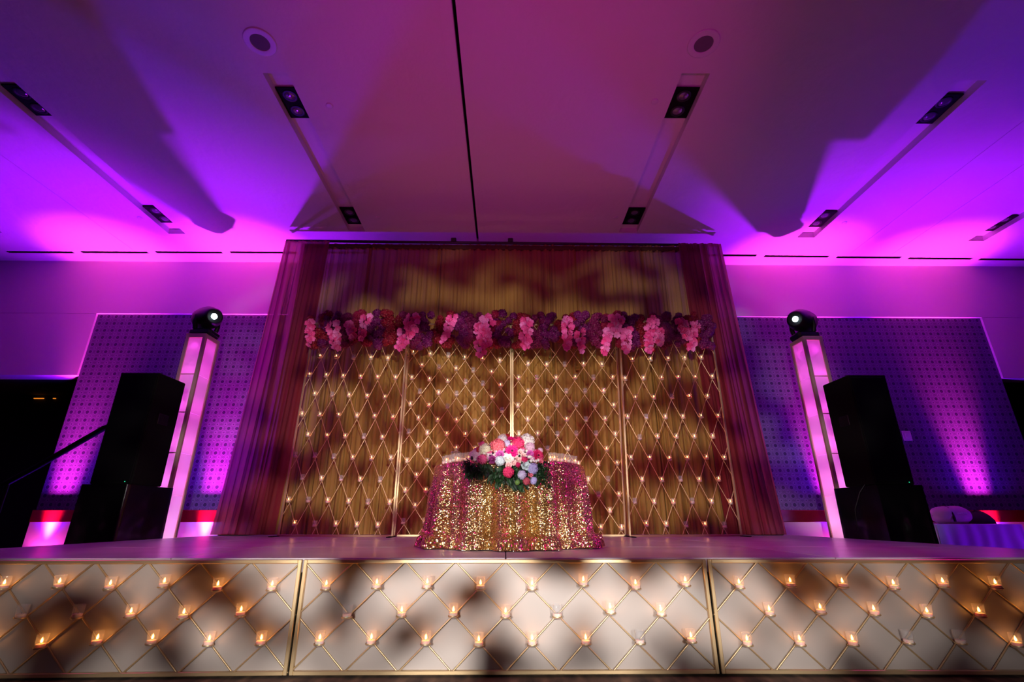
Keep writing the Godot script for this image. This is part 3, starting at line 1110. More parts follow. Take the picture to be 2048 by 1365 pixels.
func garland() -> void:
	# the garland hangs just in front of the screens, whose inner edges stand forward
	var gz := func(x: float) -> float:
		return lerpf(-3.50, -3.36, exp(-pow((absf(x) - 1.52) / 0.45, 2.0))) - 0.05 * smoothstep(2.0, 3.1, absf(x))
	var g := thing("flower_garland", "long garland of pink and purple orchid sprays along the lattice screens' tops", "garland")
	var pinks := [cloth_mat(Color(0.97, 0.44, 0.74)), cloth_mat(Color(0.95, 0.34, 0.66)), cloth_mat(Color(0.98, 0.56, 0.82)), cloth_mat(Color(0.93, 0.26, 0.58))]
	var blooms := []
	for i in 4:
		blooms.append(orchid_mesh(100 + i))
	# each spray: x, y of its top, x, y of its tip, width
	var sprays := [[-2.93, 3.65, -2.88, 3.20, 0.12], [-2.58, 3.63, -2.48, 3.14, 0.17], [-2.33, 3.61, -2.24, 3.30, 0.18], [-2.06, 3.74, -2.12, 3.29, 0.13], [-1.35, 3.74, -1.53, 3.15, 0.25], [-0.79, 3.74, -0.93, 3.26, 0.13], [-0.29, 3.74, -0.40, 3.05, 0.25], [-0.42, 3.60, -0.25, 3.21, 0.22], [0.30, 3.70, 0.28, 3.17, 0.19], [0.91, 3.72, 0.88, 3.16, 0.16], [1.07, 3.52, 1.08, 3.12, 0.13], [1.61, 3.74, 1.57, 3.38, 0.20], [1.49, 3.55, 1.39, 3.09, 0.13], [1.74, 3.55, 1.72, 3.11, 0.15], [2.18, 3.72, 2.07, 3.12, 0.20], [2.25, 3.54, 2.25, 3.22, 0.13], [2.61, 3.71, 2.66, 3.37, 0.19], [2.82, 3.65, 2.71, 3.16, 0.19]]
	for s in sprays:
		var sp := obj("orchid_spray", boxmesh(Vector3(0, 0, -0.03), Vector3(0.006, 0.05, 0.006)), M.stem if M.has("stem") else M.black, g, Vector3(s[0], s[1] - 0.05 - 0.36 * (gz.call(s[0]) + 3.55), gz.call(s[0]) + 0.03))
		var ln := Vector2(s[2] - s[0], s[3] - s[1] + 0.06)
		var stem := MB.new()
		stem.tube([Vector3(0, 0.02, -0.05), Vector3(ln.x * 0.5, ln.y * 0.5, 0.0), Vector3(ln.x, ln.y, 0.01)], 0.003, 5)
		sp.mesh = stem.mesh()
		var cnt := int(round(ln.length() * s[4] / 0.0040))
		cnt = clampi(cnt, 10, 25)
		for i in cnt:
			var t := (i + 0.5) / cnt
			var w: float = s[4] * 0.6 * (1.0 - 0.55 * t * t)
			var off := (w - 0.03) * (1.0 if i % 2 == 0 else -1.0) * (0.35 + 0.65 * rng.randf())
			if s[4] > 0.17 and i % 3 == 0:
				off *= 0.15
			var o := obj("orchid_blossom", blooms[rng.randi() % 4], pinks[rng.randi() % 4], sp, Vector3(ln.x * t + off, ln.y * t + 0.02 * rng.randf(), 0.035 + 0.03 * rng.randf()))
			o.rotation = Vector3(rng.randf() * 0.9 - 0.15, rng.randf() * 1.0 - 0.5 + signf(off) * 0.3, rng.randf() * 1.2 - 0.6)
			o.scale = Vector3.ONE * (0.92 + 0.28 * rng.randf()) * (1.0 - 0.2 * t)
	# dark crimson and violet masses in between
	var dark := [cloth_mat(Color(0.56, 0.01, 0.14), 0.2), cloth_mat(Color(0.46, 0.01, 0.36), 0.2), cloth_mat(Color(0.62, 0.01, 0.24), 0.2), cloth_mat(Color(0.50, 0.01, 0.30), 0.2)]
	var puff := fluffy_mesh(7, 34, 0.42)
	var n := 26
	for i in n:
		var x := lerpf(-2.95, 3.12, (i + 0.5) / n)
		var b := MB.new()
		for k in 17:
			var p := Vector3(rng.randf() * 0.27 - 0.135, -0.50 * (k + 0.5) / 17.0 + rng.randf() * 0.05, rng.randf() * 0.08 - 0.06)
			var bs := Basis.from_euler(Vector3(rng.randf() - 0.5, rng.randf() - 0.5, rng.randf() * 6.0)).scaled(Vector3.ONE * (0.05 + 0.022 * rng.randf()))
			b.merge(puff, Transform3D(bs, p))
		var o := obj("dark_blossom_mass", b.mesh(), dark[[0, 1, 3, 2, 1, 0, 3, 1][i % 8]], g, Vector3(x, 3.72 + rng.randf() * 0.04 - 0.36 * (gz.call(x) + 3.55), gz.call(x) - 0.01))
		tag(o, "", "", "", "stuff")
	# little green buds hanging below
	var bud := MB.new()
	for i in 60:
		var x := rng.randf_range(-2.9, 3.05)
		var p := Vector3(x, 3.2 - rng.randf() * 0.14, -3.58 + rng.randf() * 0.05)
		bud.lathe([Vector2(0.0001, -0.012), Vector2(0.009, -0.004), Vector2(0.008, 0.006), Vector2(0.0001, 0.012)], 6, Transform3D(Basis(), p))
		bud.tube([p, p + Vector3(rng.randf() * 0.06 - 0.03, 0.1, -0.02)], 0.002, 4)
	tag(obj("green_buds", bud.mesh(), cloth_mat(Color(0.42, 0.45, 0.18), 0.2), g), "", "", "", "stuff")


# ------------------------------------------------------------------ table
const TC := Vector3(0.03, 0.615, -1.35)
const TR := 0.685
const TY := 0.668


func sequin_normals() -> ImageTexture:
	var r := RandomNumberGenerator.new()
	r.seed = 4
	var cells := 128
	var px := 8
	var s := cells * px
	var im := Image.create(s, s, false, Image.FORMAT_RGB8)
	im.fill(Color(0.5, 0.5, 1.0))
	for j in cells:
		for i in cells:
			var t := pow(r.randf(), 0.75) * 0.8
			if r.randf() < 0.14:
				t = 0.75 + 0.55 * r.randf()
			var a := r.randf() * TAU
			var nn := Vector3(cos(a) * sin(t), sin(a) * sin(t), cos(t))
			var c := Color(nn.x * 0.5 + 0.5, nn.y * 0.5 + 0.5, nn.z * 0.5 + 0.5)
			var x := i * px + (px / 2 if j % 2 == 1 else 0)
			im.fill_rect(Rect2i(x, j * px, mini(px, s - x), px), c)
			if x + px > s:
				im.fill_rect(Rect2i(0, j * px, x + px - s, px), c)
	return ImageTexture.create_from_image(im)


func sweetheart_table() -> void:
	var seq := mat(Color(0.94, 0.80, 0.54), 0.25, 1.0)
	seq.normal_enabled = true
	seq.normal_texture = sequin_normals()
	seq.normal_scale = 1.0
	seq.uv1_scale = Vector3(9.0, 1.55, 1)
	seq.texture_filter = BaseMaterial3D.TEXTURE_FILTER_NEAREST
	var tb := thing("round_table", "small round sweetheart table hidden under the gold sequin cloth", "table", TC)
	var b := MB.new()
	b.lathe([Vector2(0.0001, TY - 0.045), Vector2(TR - 0.02, TY - 0.045), Vector2(TR - 0.01, TY - 0.03), Vector2(TR - 0.015, TY - 0.012), Vector2(0.0001, TY - 0.012)], 48)
	obj("tabletop", b.mesh(), M.black, tb)
	for k in 4:
		var a := TAU * (k + 0.5) / 4
		b = MB.new()
		b.tube([Vector3(cos(a) * 0.42, 0, sin(a) * 0.42), Vector3(cos(a) * 0.38, TY - 0.05, sin(a) * 0.38)], 0.015, 8)
		obj("leg", b.mesh(), M.pipe, tb)
	# the cloth: flat top, rounded rim, folds that puddle on the stage
	var f := FastNoiseLite.new()
	f.seed = 12
	f.frequency = 0.5
	b = MB.new()
	b.grid(func(u: float, v: float) -> Vector3:
		var a := -u * TAU - PI / 2.0
		var d := Vector3(cos(a), 0, sin(a))
		if v < 0.22:
			return d * (TR - 0.014) * maxf(v / 0.22, 0.001) + Vector3(0, TY, 0)
		var w := (v - 0.22) / 0.78
		var rim := minf(w / 0.06, 1.0)
		var drop := maxf(0.0, (w - 0.03) / 0.97)
		var fold := sin(a * 13.0 + 1.6 * f.get_noise_2d(cos(a) * 3.0, sin(a) * 3.0)) + 0.6 * sin(a * 22.0 + 2.0 + 2.0 * f.get_noise_2d(cos(a) * 5.0, 7.0 + sin(a) * 5.0)) + 0.35 * sin(a * 31.0)
		var sway := 0.05 * f.get_noise_3d(cos(a) * 2.5, sin(a) * 2.5, drop * 2.0) * drop
		var r := TR - 0.014 + 0.014 * sin(rim * PI / 2) + fold * 0.046 * minf(drop * 3.0, 1.0) * (0.45 + 0.65 * drop) + sway + 0.02 * drop
		var y := TY - 0.014 * (1.0 - cos(rim * PI / 2)) - (TY - 0.02) * drop
		# hem: swags of cloth that pile up on the floor
		var hem := smoothstep(0.8, 1.0, drop)
		var sw := 0.5 + 0.5 * sin(a * 5.0 + 0.8 + f.get_noise_2d(cos(a) * 4.0 + 20.0, sin(a) * 4.0))
		r += hem * (0.03 + 0.05 * sw)
		y += hem * 0.07 * sw * (1.0 - smoothstep(0.93, 1.0, drop)) + 0.0
		return d * r + Vector3(0, maxf(y, 0.004), 0), 420, 90)
	var cl := obj("sequin_tablecloth", b.mesh(), seq, null, TC)
	tag(cl, "gold sequin tablecloth draped in folds to the stage floor", "tablecloth")
	# clear votives standing along the rim
	for sd in [-1.0, 1.0]:
		var n := 8
		for i in n:
			var x: float = lerpf(-0.575, -0.335, float(i) / (n - 1)) if sd < 0 else lerpf(0.335, 0.575, float(i) / (n - 1))
			var zz := sqrt(0.635 * 0.635 - x * x) + (0.012 if i % 2 else -0.012)
			var c := thing("glass_votive", "tall clear glass votive, %s from left in the row on the table's %s side" % [ORD[i], "left" if sd < 0 else "right"], "candle", TC + Vector3(x, TY, zz), 0.0, "clear votives on the %s of the table" % ("left" if sd < 0 else "right"))
			var gb := MB.new()
			gb.lathe([Vector2(0.0001, 0.0), Vector2(0.0165, 0.0), Vector2(0.0175, 0.004), Vector2(0.0185, 0.072), Vector2(0.0165, 0.072), Vector2(0.0155, 0.010), Vector2(0.0001, 0.009)], 14)
			obj("glass_cup", gb.mesh(), M.glass, c)
			var wb := MB.new()
			wb.lathe([Vector2(0.0001, 0.0095), Vector2(0.015, 0.0095), Vector2(0.0155, 0.028), Vector2(0.0001, 0.028)], 12)
			obj("wax", wb.mesh(), M.wax, c)
			if (sd > 0 and i < 2) or (i % 3 == 1):
				var fl := obj("flame", flame_mesh, M.flame, c, Vector3(0, -0.006, 0))
				fl.scale = Vector3.ONE * 0.8
				omni(c, "candle_light", Vector3(0, 0.034, 0), Color(1.0, 0.62, 0.28), CANDLE_E * 0.5, 0.008)
	# decanter and martini glass
	var dc := thing("glass_decanter", "square clear glass decanter at the left of the flower centrepiece", "decanter", TC + Vector3(-0.47, TY, 0.30))
	b = MB.new()
	b.box(Vector3(0, 0.055, 0), Vector3(0.085, 0.11, 0.06), 0.012)
	var sg := mat(Color(0.97, 0.98, 1.0, 0.04), 0.02)
	sg.refraction_enabled = true
	sg.refraction_scale = 0.05
	obj("glass_body", b.mesh(), sg, dc)
	b = MB.new()
	b.lathe([Vector2(0.012, 0.112), Vector2(0.014, 0.120), Vector2(0.016, 0.130), Vector2(0.010, 0.138), Vector2(0.0001, 0.139)], 12)
	obj("stopper", b.mesh(), sg, dc)
	var mg := thing("cocktail_glass", "stemmed cone cocktail glass behind the flower centrepiece", "glass", TC + Vector3(-0.245, TY, 0.25))
	b = MB.new()
	b.lathe([Vector2(0.0001, 0.112), Vector2(0.006, 0.114), Vector2(0.044, 0.19), Vector2(0.042, 0.19), Vector2(0.004, 0.118), Vector2(0.0001, 0.116)], 18)
	obj("bowl", b.mesh(), M.glass, mg)
	b = MB.new()
	b.lathe([Vector2(0.0001, 0.0), Vector2(0.034, 0.0), Vector2(0.032, 0.003), Vector2(0.006, 0.006), Vector2(0.004, 0.02), Vector2(0.004, 0.11), Vector2(0.0001, 0.112)], 14)
	obj("stem", b.mesh(), M.glass, mg)


func centrepiece() -> void:
	var a := thing("flower_centrepiece", "low lush centrepiece of pink, white and magenta flowers spilling over the table front", "flowers", TC + Vector3(0, TY, 0.5))
	var col := {"white": Color(0.95, 0.94, 0.90), "cream": Color(0.93, 0.91, 0.78), "red": Color(0.72, 0.03, 0.08), "magenta": Color(0.88, 0.05, 0.50), "dusty": Color(0.72, 0.28, 0.36), "coral": Color(0.96, 0.46, 0.50), "hotpink": Color(0.94, 0.22, 0.45), "pink": Color(0.90, 0.34, 0.55), "lilac": Color(0.82, 0.78, 0.90), "orchid": Color(0.82, 0.38, 0.70), "blush": Color(0.95, 0.80, 0.78), "crimson": Color(0.78, 0.04, 0.34), "mauve": Color(0.60, 0.20, 0.48), "palepink": Color(0.90, 0.74, 0.82), "ice": Color(0.84, 0.89, 0.90), "rosy": Color(0.90, 0.48, 0.56), "lavender": Color(0.70, 0.66, 0.86), "green": Color(0.36, 0.52, 0.22)}
	var mats := {}
	for k in col:
		mats[k] = cloth_mat(col[k], 0.3, 0.55)
	var rose := rose_mesh(3).mesh()
	var rose2 := rose_mesh(8).mesh()
	var hyd := fluffy_mesh(11, 90, 0.24).mesh()
	var carn := fluffy_mesh(12, 60, 0.34).mesh()
	var gerb := gerbera_mesh().mesh()
	var budm := MB.new()
	budm.lathe([Vector2(0.0001, -1.0), Vector2(0.7, -0.7), Vector2(1.0, 0.0), Vector2(0.75, 0.65), Vector2(0.0001, 1.0)], 14)
	var eye := MB.new()
	eye.lathe([Vector2(0.26, 0.0), Vector2(0.24, 0.12), Vector2(0.12, 0.2), Vector2(0.0001, 0.2)], 14, Transform3D(Basis(Vector3.RIGHT, PI / 2), Vector3(0, 0, 0.12)))
	# kind, colour, x, y, z in the room, radius
	var heads := [["hydrangea","white",-0.033,1.473,-0.875,0.043], ["carnation","red",0.010,1.507,-0.917,0.019], ["rose","magenta",0.040,1.473,-0.872,0.029], ["rose","dusty",0.080,1.489,-0.898,0.021], ["hydrangea","coral",-0.068,1.402,-0.785,0.063], ["hydrangea","hotpink",0.100,1.429,-0.821,0.055], ["hydrangea","white",0.175,1.454,-0.871,0.066], ["hydrangea","cream",-0.175,1.373,-0.777,0.050],
		 ["carnation","pink",-0.200,1.423,-0.854,0.027], ["hydrangea","lilac",0.006,1.428,-0.813,0.031], ["gerbera","magenta",0.047,1.349,-0.704,0.054], ["rose","orchid",-0.051,1.320,-0.668,0.034], ["rose","blush",0.116,1.343,-0.704,0.025], ["rose","blush",0.139,1.317,-0.674,0.023], ["rose","orchid",0.199,1.323,-0.702,0.038], ["gerbera","crimson",0.254,1.317,-0.718,0.051],
		 ["rose","mauve",-0.110,1.275,-0.615,0.032], ["carnation","pink",-0.188,1.283,-0.658,0.037], ["hydrangea","palepink",-0.263,1.322,-0.752,0.043], ["rose","orchid",-0.248,1.370,-0.808,0.029], ["rose","white",0.014,1.283,-0.609,0.037], ["rose","blush",0.094,1.275,-0.603,0.032], ["rose","blush",0.059,1.247,-0.577,0.022], ["hydrangea","ice",-0.047,1.262,-0.582,0.038],
		 ["rose","ice",0.153,1.234,-0.601,0.040], ["rose","blush",0.019,1.227,-0.575,0.025], ["rose","rosy",0.280,1.254,-0.669,0.026], ["carnation","crimson",0.144,1.270,-0.608,0.026], ["hydrangea","hotpink",0.018,1.178,-0.575,0.043], ["hydrangea","lavender",0.206,1.207,-0.624,0.046], ["hydrangea","lilac",0.122,1.158,-0.590,0.035], ["hydrangea","lavender",0.213,1.118,-0.628,0.030],
		 ["rose","rosy",0.191,1.166,-0.617,0.024], ["carnation","dusty",0.156,1.112,-0.602,0.028], ["bud","green",0.087,1.101,-0.582,0.020], ["carnation","red",-0.229,1.377,-0.807,0.022], ["hydrangea","palepink",0.196,1.395,-0.799,0.042], ["carnation","crimson",0.091,1.233,-0.582,0.019], ["hydrangea","palepink",0.281,1.370,-0.805,0.024]]
	for h in heads:
		var m: Mesh = {"hydrangea": hyd, "carnation": carn, "gerbera": gerb, "rose": rose if rng.randf() < 0.5 else rose2, "bud": budm.mesh()}[h[0]]
		var p := Vector3(h[2], h[3], h[4]) - a.position
		var o := obj(h[0] if h[0] != "bud" else "green_bud", m, mats[h[1]], a, p)
		var k: float = h[5] * (0.98 if h[0] in ["hydrangea", "carnation"] else 1.06)
		var out := Vector3(h[2] * 1.6, (h[3] - 1.24) * 2.0, 0.75).normalized()
		o.basis = Basis.looking_at(-out, Vector3.UP).rotated(out, rng.randf() * TAU).scaled_local(Vector3(k, k, k * (0.9 if h[0] != "gerbera" else 0.8)))
		if h[0] == "gerbera":
			obj("flower_eye", eye.mesh(), cloth_mat(Color(0.25, 0.01, 0.08), 0.1), o)
	# tiny filler blossoms tucked between the heads
	for q in [["white", 90], ["palepink", 70], ["pink", 40]]:
		var fb2 := MB.new()
		var tiny := fluffy_mesh(21, 9, 0.55)
		for i in q[1]:
			var x := 0.02 + (rng.randf() - 0.5) * 0.56
			var lim := 1.0 - pow((x - 0.02) / 0.31, 2.0)
			var y := 1.265 + rng.randf() * 0.22 * lim
			var z := -0.615 - 0.42 * maxf(0.0, y - 1.285) / 0.25 - 0.14 * pow((x - 0.02) / 0.33, 2.0) - 0.01 * rng.randf()
			fb2.merge(tiny, Transform3D(Basis.from_euler(Vector3(rng.randf() - 0.8, rng.randf() - 0.5, rng.randf() * 6.0)).scaled(Vector3.ONE * (0.008 + 0.006 * rng.randf())), Vector3(x, y, z) - a.position))
		tag(obj("filler_blossoms", fb2.mesh(), mats[q[0]], a), "", "", "", "stuff")
	# foliage: big leaves one by one, the fine trailing greens together
	var greens := [cloth_mat(Color(0.07, 0.20, 0.08), 0.25, 0.5), cloth_mat(Color(0.10, 0.25, 0.10), 0.25, 0.5), cloth_mat(Color(0.05, 0.15, 0.08), 0.25, 0.5)]
	var lm := [leaf_mesh(0.075, 0.022, 0.02), leaf_mesh(0.06, 0.020, 0.03), leaf_mesh(0.085, 0.020, 0.015)]
	for i in 150:
		var t := rng.randf()
		var x: float = lerpf(-0.30, 0.27, rng.randf())
		var y := 1.255 - pow(rng.randf(), 0.8) * (0.06 + 0.12 * exp(-pow((x - 0.05) / 0.16, 2.0)))
		var z := -1.35 + sqrt(0.695 * 0.695 - (x - 0.03) * (x - 0.03)) + 0.025 * rng.randf()
		var o := obj("leaf", lm[rng.randi() % 3], greens[rng.randi() % 3], a, Vector3(x, y, z) - a.position)
		var dirn := Vector3(rng.randf() * 1.6 - 0.8 + x * 1.5, -0.75 - 0.5 * rng.randf(), 0.35 + 0.3 * rng.randf()).normalized()
		o.basis = Basis.looking_at(-dirn, Vector3(0, 0.4, 1).normalized()).rotated(dirn, rng.randf() * 0.8 - 0.4)
	var fb := MB.new()
	for i in 260:
		var side := rng.randf()
		var x: float = 0.02 + (rng.randf() - 0.5) * 0.5
		var y := 1.30 - rng.randf() * 0.2
		if side < 0.4:
			x = 0.24 + rng.randf() * 0.1
			y = 1.25 - rng.randf() * 0.17
		elif side < 0.65:
			x = -0.27 - rng.randf() * 0.06
			y = 1.28 - rng.randf() * 0.08
		var p := Vector3(x, y, -1.35 + sqrt(0.72 * 0.72 - (x - 0.03) * (x - 0.03)) - 0.9 * maxf(0, y - 1.285) + 0.03 * rng.randf())
		var d := Vector3(rng.randf() - 0.5 + x, rng.randf() - 0.7, 0.5).normalized()
		var e := Basis.looking_at(-d, Vector3.UP)
		petal(fb, Transform3D(e, p - a.position), 0.035 + 0.02 * rng.randf(), 0.006 + 0.004 * rng.randf(), 0.004, 2, 3)
	# a mossy heart that the stems stand in
	tag(obj("trailing_greens", fb.mesh(), greens[0], a), "", "", "", "stuff")
	fb = MB.new()
	fb.lathe([Vector2(0.0001, 0.0), Vector2(0.16, 0.0), Vector2(0.19, 0.05), Vector2(0.14, 0.10), Vector2(0.0001, 0.12)], 24, Transform3D(Basis().scaled(Vector3(1.1, 1.0, 0.45)), Vector3(0, 0.002, -0.13)))
	obj("floral_base", fb.mesh(), greens[2], a)


# ------------------------------------------------------------------ light towers with moving heads
func tower(sd: float) -> void:
	var side := "left" if sd < 0 else "right"
	var xi := 4.777
	var w := 0.315
	var d := 0.39
	var H := 3.605
	var at := Vector3(sd * (xi + w / 2), 0, -4.0 - d / 2)
	var t := thing("light_tower", "tall square light column glowing pink behind the %s speaker stack" % side, "light tower", at, 0.0, "glowing light columns")
	var e := 0.05
	for k in 4:
		var sx := -1.0 if k % 2 == 0 else 1.0
		var sz := -1.0 if k < 2 else 1.0
		obj("corner_post", boxmesh(Vector3(sx * (w - e) / 2, H / 2, sz * (d - e) / 2), Vector3(e, H - 0.01, e), 0.004), M.tower_frame, t)
	for y in [0.03, H - 0.03]:
		for k in 4:
			if k < 2:
				obj("rail", boxmesh(Vector3(0, y, (k * 2 - 1) * (d - 0.03) / 2), Vector3(w - 2 * e, 0.06, 0.03), 0.003), M.tower_frame, t)
			else:
				obj("rail", boxmesh(Vector3((k * 2 - 5) * (w - 0.03) / 2, y, 0), Vector3(0.03, 0.06, d - 2 * e), 0.003), M.tower_frame, t)
	obj("top_plate", boxmesh(Vector3(0, H - 0.005, 0), Vector3(w + 0.004, 0.014, d + 0.004), 0.003), M.tower_frame, t)
	# translucent skins, one per section of each side, with a seam every 0.6 m
	var ys := [0.06, 0.56, 1.15, 1.745, 2.345, 2.94, H - 0.06]
	for i in 6:
		var h: float = ys[i + 1] - ys[i]
		var yc: float = (ys[i + 1] + ys[i]) / 2
		for k in 4:
			var m := MB.new()
			if k < 2:
				m.box(Vector3(0, yc, (k * 2 - 1) * (d / 2 - 0.020)), Vector3(w - 2 * e + 0.01, h - 0.012, 0.004))
			else:
				m.box(Vector3((k * 2 - 5) * (w / 2 - 0.020), yc, 0), Vector3(0.004, h - 0.004, d - 2 * e + 0.01))
			obj("glowing_panel", m.mesh(), M.tower_skin, t)
		if i > 0:
			for k in 2:
				obj("seam_bar", boxmesh(Vector3(0, ys[i], (k * 2 - 1) * (d / 2 - 0.018)), Vector3(w - 2 * e, 0.012, 0.012)), M.tower_frame, t)
	# unseen LED strip up the middle; lamps inside graded to light the skins
	obj("light_strip", boxmesh(Vector3(0, 1.6, 0), Vector3(0.02, 3.1, 0.02)), glow(Color(1.0, 0.3, 0.85), 1.0), t)
	var lv := [[0.25, 2.8, Color(1.0, 0.80, 0.94)], [0.8, 1.8, Color(1.0, 0.64, 0.90)], [1.35, 1.2, Color(1.0, 0.52, 0.88)], [1.9, 0.95, Color(1.0, 0.44, 0.88)], [2.45, 0.75, Color(1.0, 0.38, 0.90)], [3.0, 0.6, Color(1.0, 0.33, 0.92)], [3.4, 0.4, Color(1.0, 0.30, 0.94)]]
	for l in lv:
		for zz in [-0.09, 0.09]:
			omni(t, "tower_light", Vector3(0.0, l[0], zz), l[2], TOWER_E * l[1] * 0.5, 0.03)
	# moving head on top
	var mh := thing("moving_head_light", "black moving-head stage light with glowing lens on the %s light column" % side, "stage light", Vector3(at.x, H + 0.003, at.z), 0.0, "moving heads on the light columns")
	var b := MB.new()
	b.box(Vector3(0, 0.06, 0), Vector3(0.36, 0.115, 0.30), 0.035)
	obj("base", b.mesh(), M.black_plastic, mh)
	var aim := Vector3(-sd * 0.80, -0.12, 0.60).normalized()
	var bs := Basis.looking_at(aim)
	var hc := Vector3(sd * -0.01, 0.335, 0.02)
	var rt := bs.x
	for s in [-1.0, 1.0]:
		b = MB.new()
		b.tube([Vector3(rt.x * s * 0.15, 0.11, rt.z * s * 0.15), Vector3(rt.x * s * 0.175, 0.22, rt.z * s * 0.175) + Vector3(hc.x, 0, hc.z), hc + rt * s * 0.165], 0.035, 8)
		obj("yoke_arm", b.mesh(), M.black_plastic, mh)
	b = MB.new()
	# barrel along -z of bs
	var xf := Transform3D(bs * Basis(Vector3.RIGHT, -PI / 2), hc)
	b.lathe([Vector2(0.0001, -0.2645), Vector2(0.12, -0.2578), Vector2(0.18, -0.1984), Vector2(0.192, -0.06613), Vector2(0.186, 0.07935), Vector2(0.15, 0.1984), Vector2(0.126, 0.2446), Vector2(0.102, 0.2513), Vector2(0.096, 0.2314), Vector2(0.0001, 0.2301)], 24, xf)
	obj("head", b.mesh(), M.black_plastic, mh)
	b = MB.new()
	b.lathe([Vector2(0.046, 0.2354), Vector2(0.03, 0.246), Vector2(0.0001, 0.2513)], 20, xf)
	obj("light_lens", b.mesh(), M.lens, mh)
	spot(mh, "head_beam", hc + aim * 0.30, hc + aim * 3.0, Color(0.85, 0.95, 1.0), 6.0, 5.0, 0.6, 0.04)


# ------------------------------------------------------------------ speakers
func speaker_stack(sd: float) -> void:
	var side := "left" if sd < 0 else "right"
	# inner faces at x = 4.615 (top) and 4.65 (sub), fronts at z = -3
	var sb := thing("subwoofer", "black cloth-covered subwoofer under the %s loudspeaker beside the stage" % side, "subwoofer", Vector3(sd * 4.93, 0, -3.43), 0.0, "cloth-covered subwoofers")
	var f := FastNoiseLite.new()
	f.seed = 3
	f.frequency = 1.2
	var b := MB.new()
	# taut cloth with soft creases: four sides as one wrapped grid
	b.grid(func(u: float, v: float) -> Vector3:
		var per := u * 4.0
		var k := int(minf(floor(per), 3.0))
		var s := per - k
		var hx := 0.285
		var hz := 0.425
		var p: Vector3 = [Vector3(lerpf(-hx, hx, s), 0, hz), Vector3(hx, 0, lerpf(hz, -hz, s)), Vector3(lerpf(hx, -hx, s), 0, -hz), Vector3(-hx, 0, lerpf(-hz, hz, s))][k]
		var out: Vector3 = [Vector3.BACK, Vector3.RIGHT, Vector3.FORWARD, Vector3.LEFT][k]
		var dent := -0.055 * sin(PI * s) * sin(PI * v) * (0.6 + 0.8 * f.get_noise_2d(u * 6.0, v * 2.0)) + 0.02 * sin(9.0 * s + 5.0 * v) * sin(PI * s) * (1.0 - v)
		return p * (1.0 + 0.03 * (1.0 - v)) + out * dent + Vector3(0, v * 1.235, 0), 64, 24)
	b.box(Vector3(0, 1.225, 0), Vector3(0.568, 0.02, 0.848))
	obj("cloth_cover", b.mesh(), M.black_satin, sb)
	b = MB.new()
	b.box(Vector3(0, 0.6, 0), Vector3(0.44, 1.18, 0.7), 0.02)
	obj("cabinet", b.mesh(), M.black, sb)
	var sp := thing("loudspeaker", "tall matte black loudspeaker on the cloth-covered subwoofer at stage %s" % side, "loudspeaker", Vector3(sd * 4.875, 1.237, -3.285), 0.0, "tall black loudspeakers")
	b = MB.new()
	b.box(Vector3(0, 0.715, 0), Vector3(0.515, 1.43, 0.56), 0.012)
	obj("cabinet", b.mesh(), M.black, sp)
	obj("grille", boxmesh(Vector3(0, 0.715, 0.283), Vector3(0.47, 1.36, 0.012), 0.004), M.black_gloss, sp)
	for s in [-1.0, 1.0]:
		obj("handle", boxmesh(Vector3(s * 0.252, 0.85, 0), Vector3(0.02, 0.14, 0.2), 0.006), M.black_plastic, sp)
	var led := obj("power_light", boxmesh(Vector3(0.18, 0.03, 0.291), Vector3(0.008, 0.008, 0.004)), glow(Color(0.2, 1.0, 0.7), 1.5), sp)
	led.name = "power_light"
	# cable loop at the back of the stack
	if sd > 0:
		b = MB.new()
		b.tube([Vector3(4.68, 1.243, -3.15), Vector3(4.62, 1.25, -3.18), Vector3(4.56, 1.16, -3.22), Vector3(4.50, 0.95, -3.3), Vector3(4.52, 0.5, -3.4), Vector3(4.5, 0.006, -3.45), Vector3(4.42, 0.006, -3.5)], 0.006, 6)
		tag(obj("speaker_cable", b.mesh(), M.black_plastic), "thin black cable hanging off the right speaker stack", "cable")


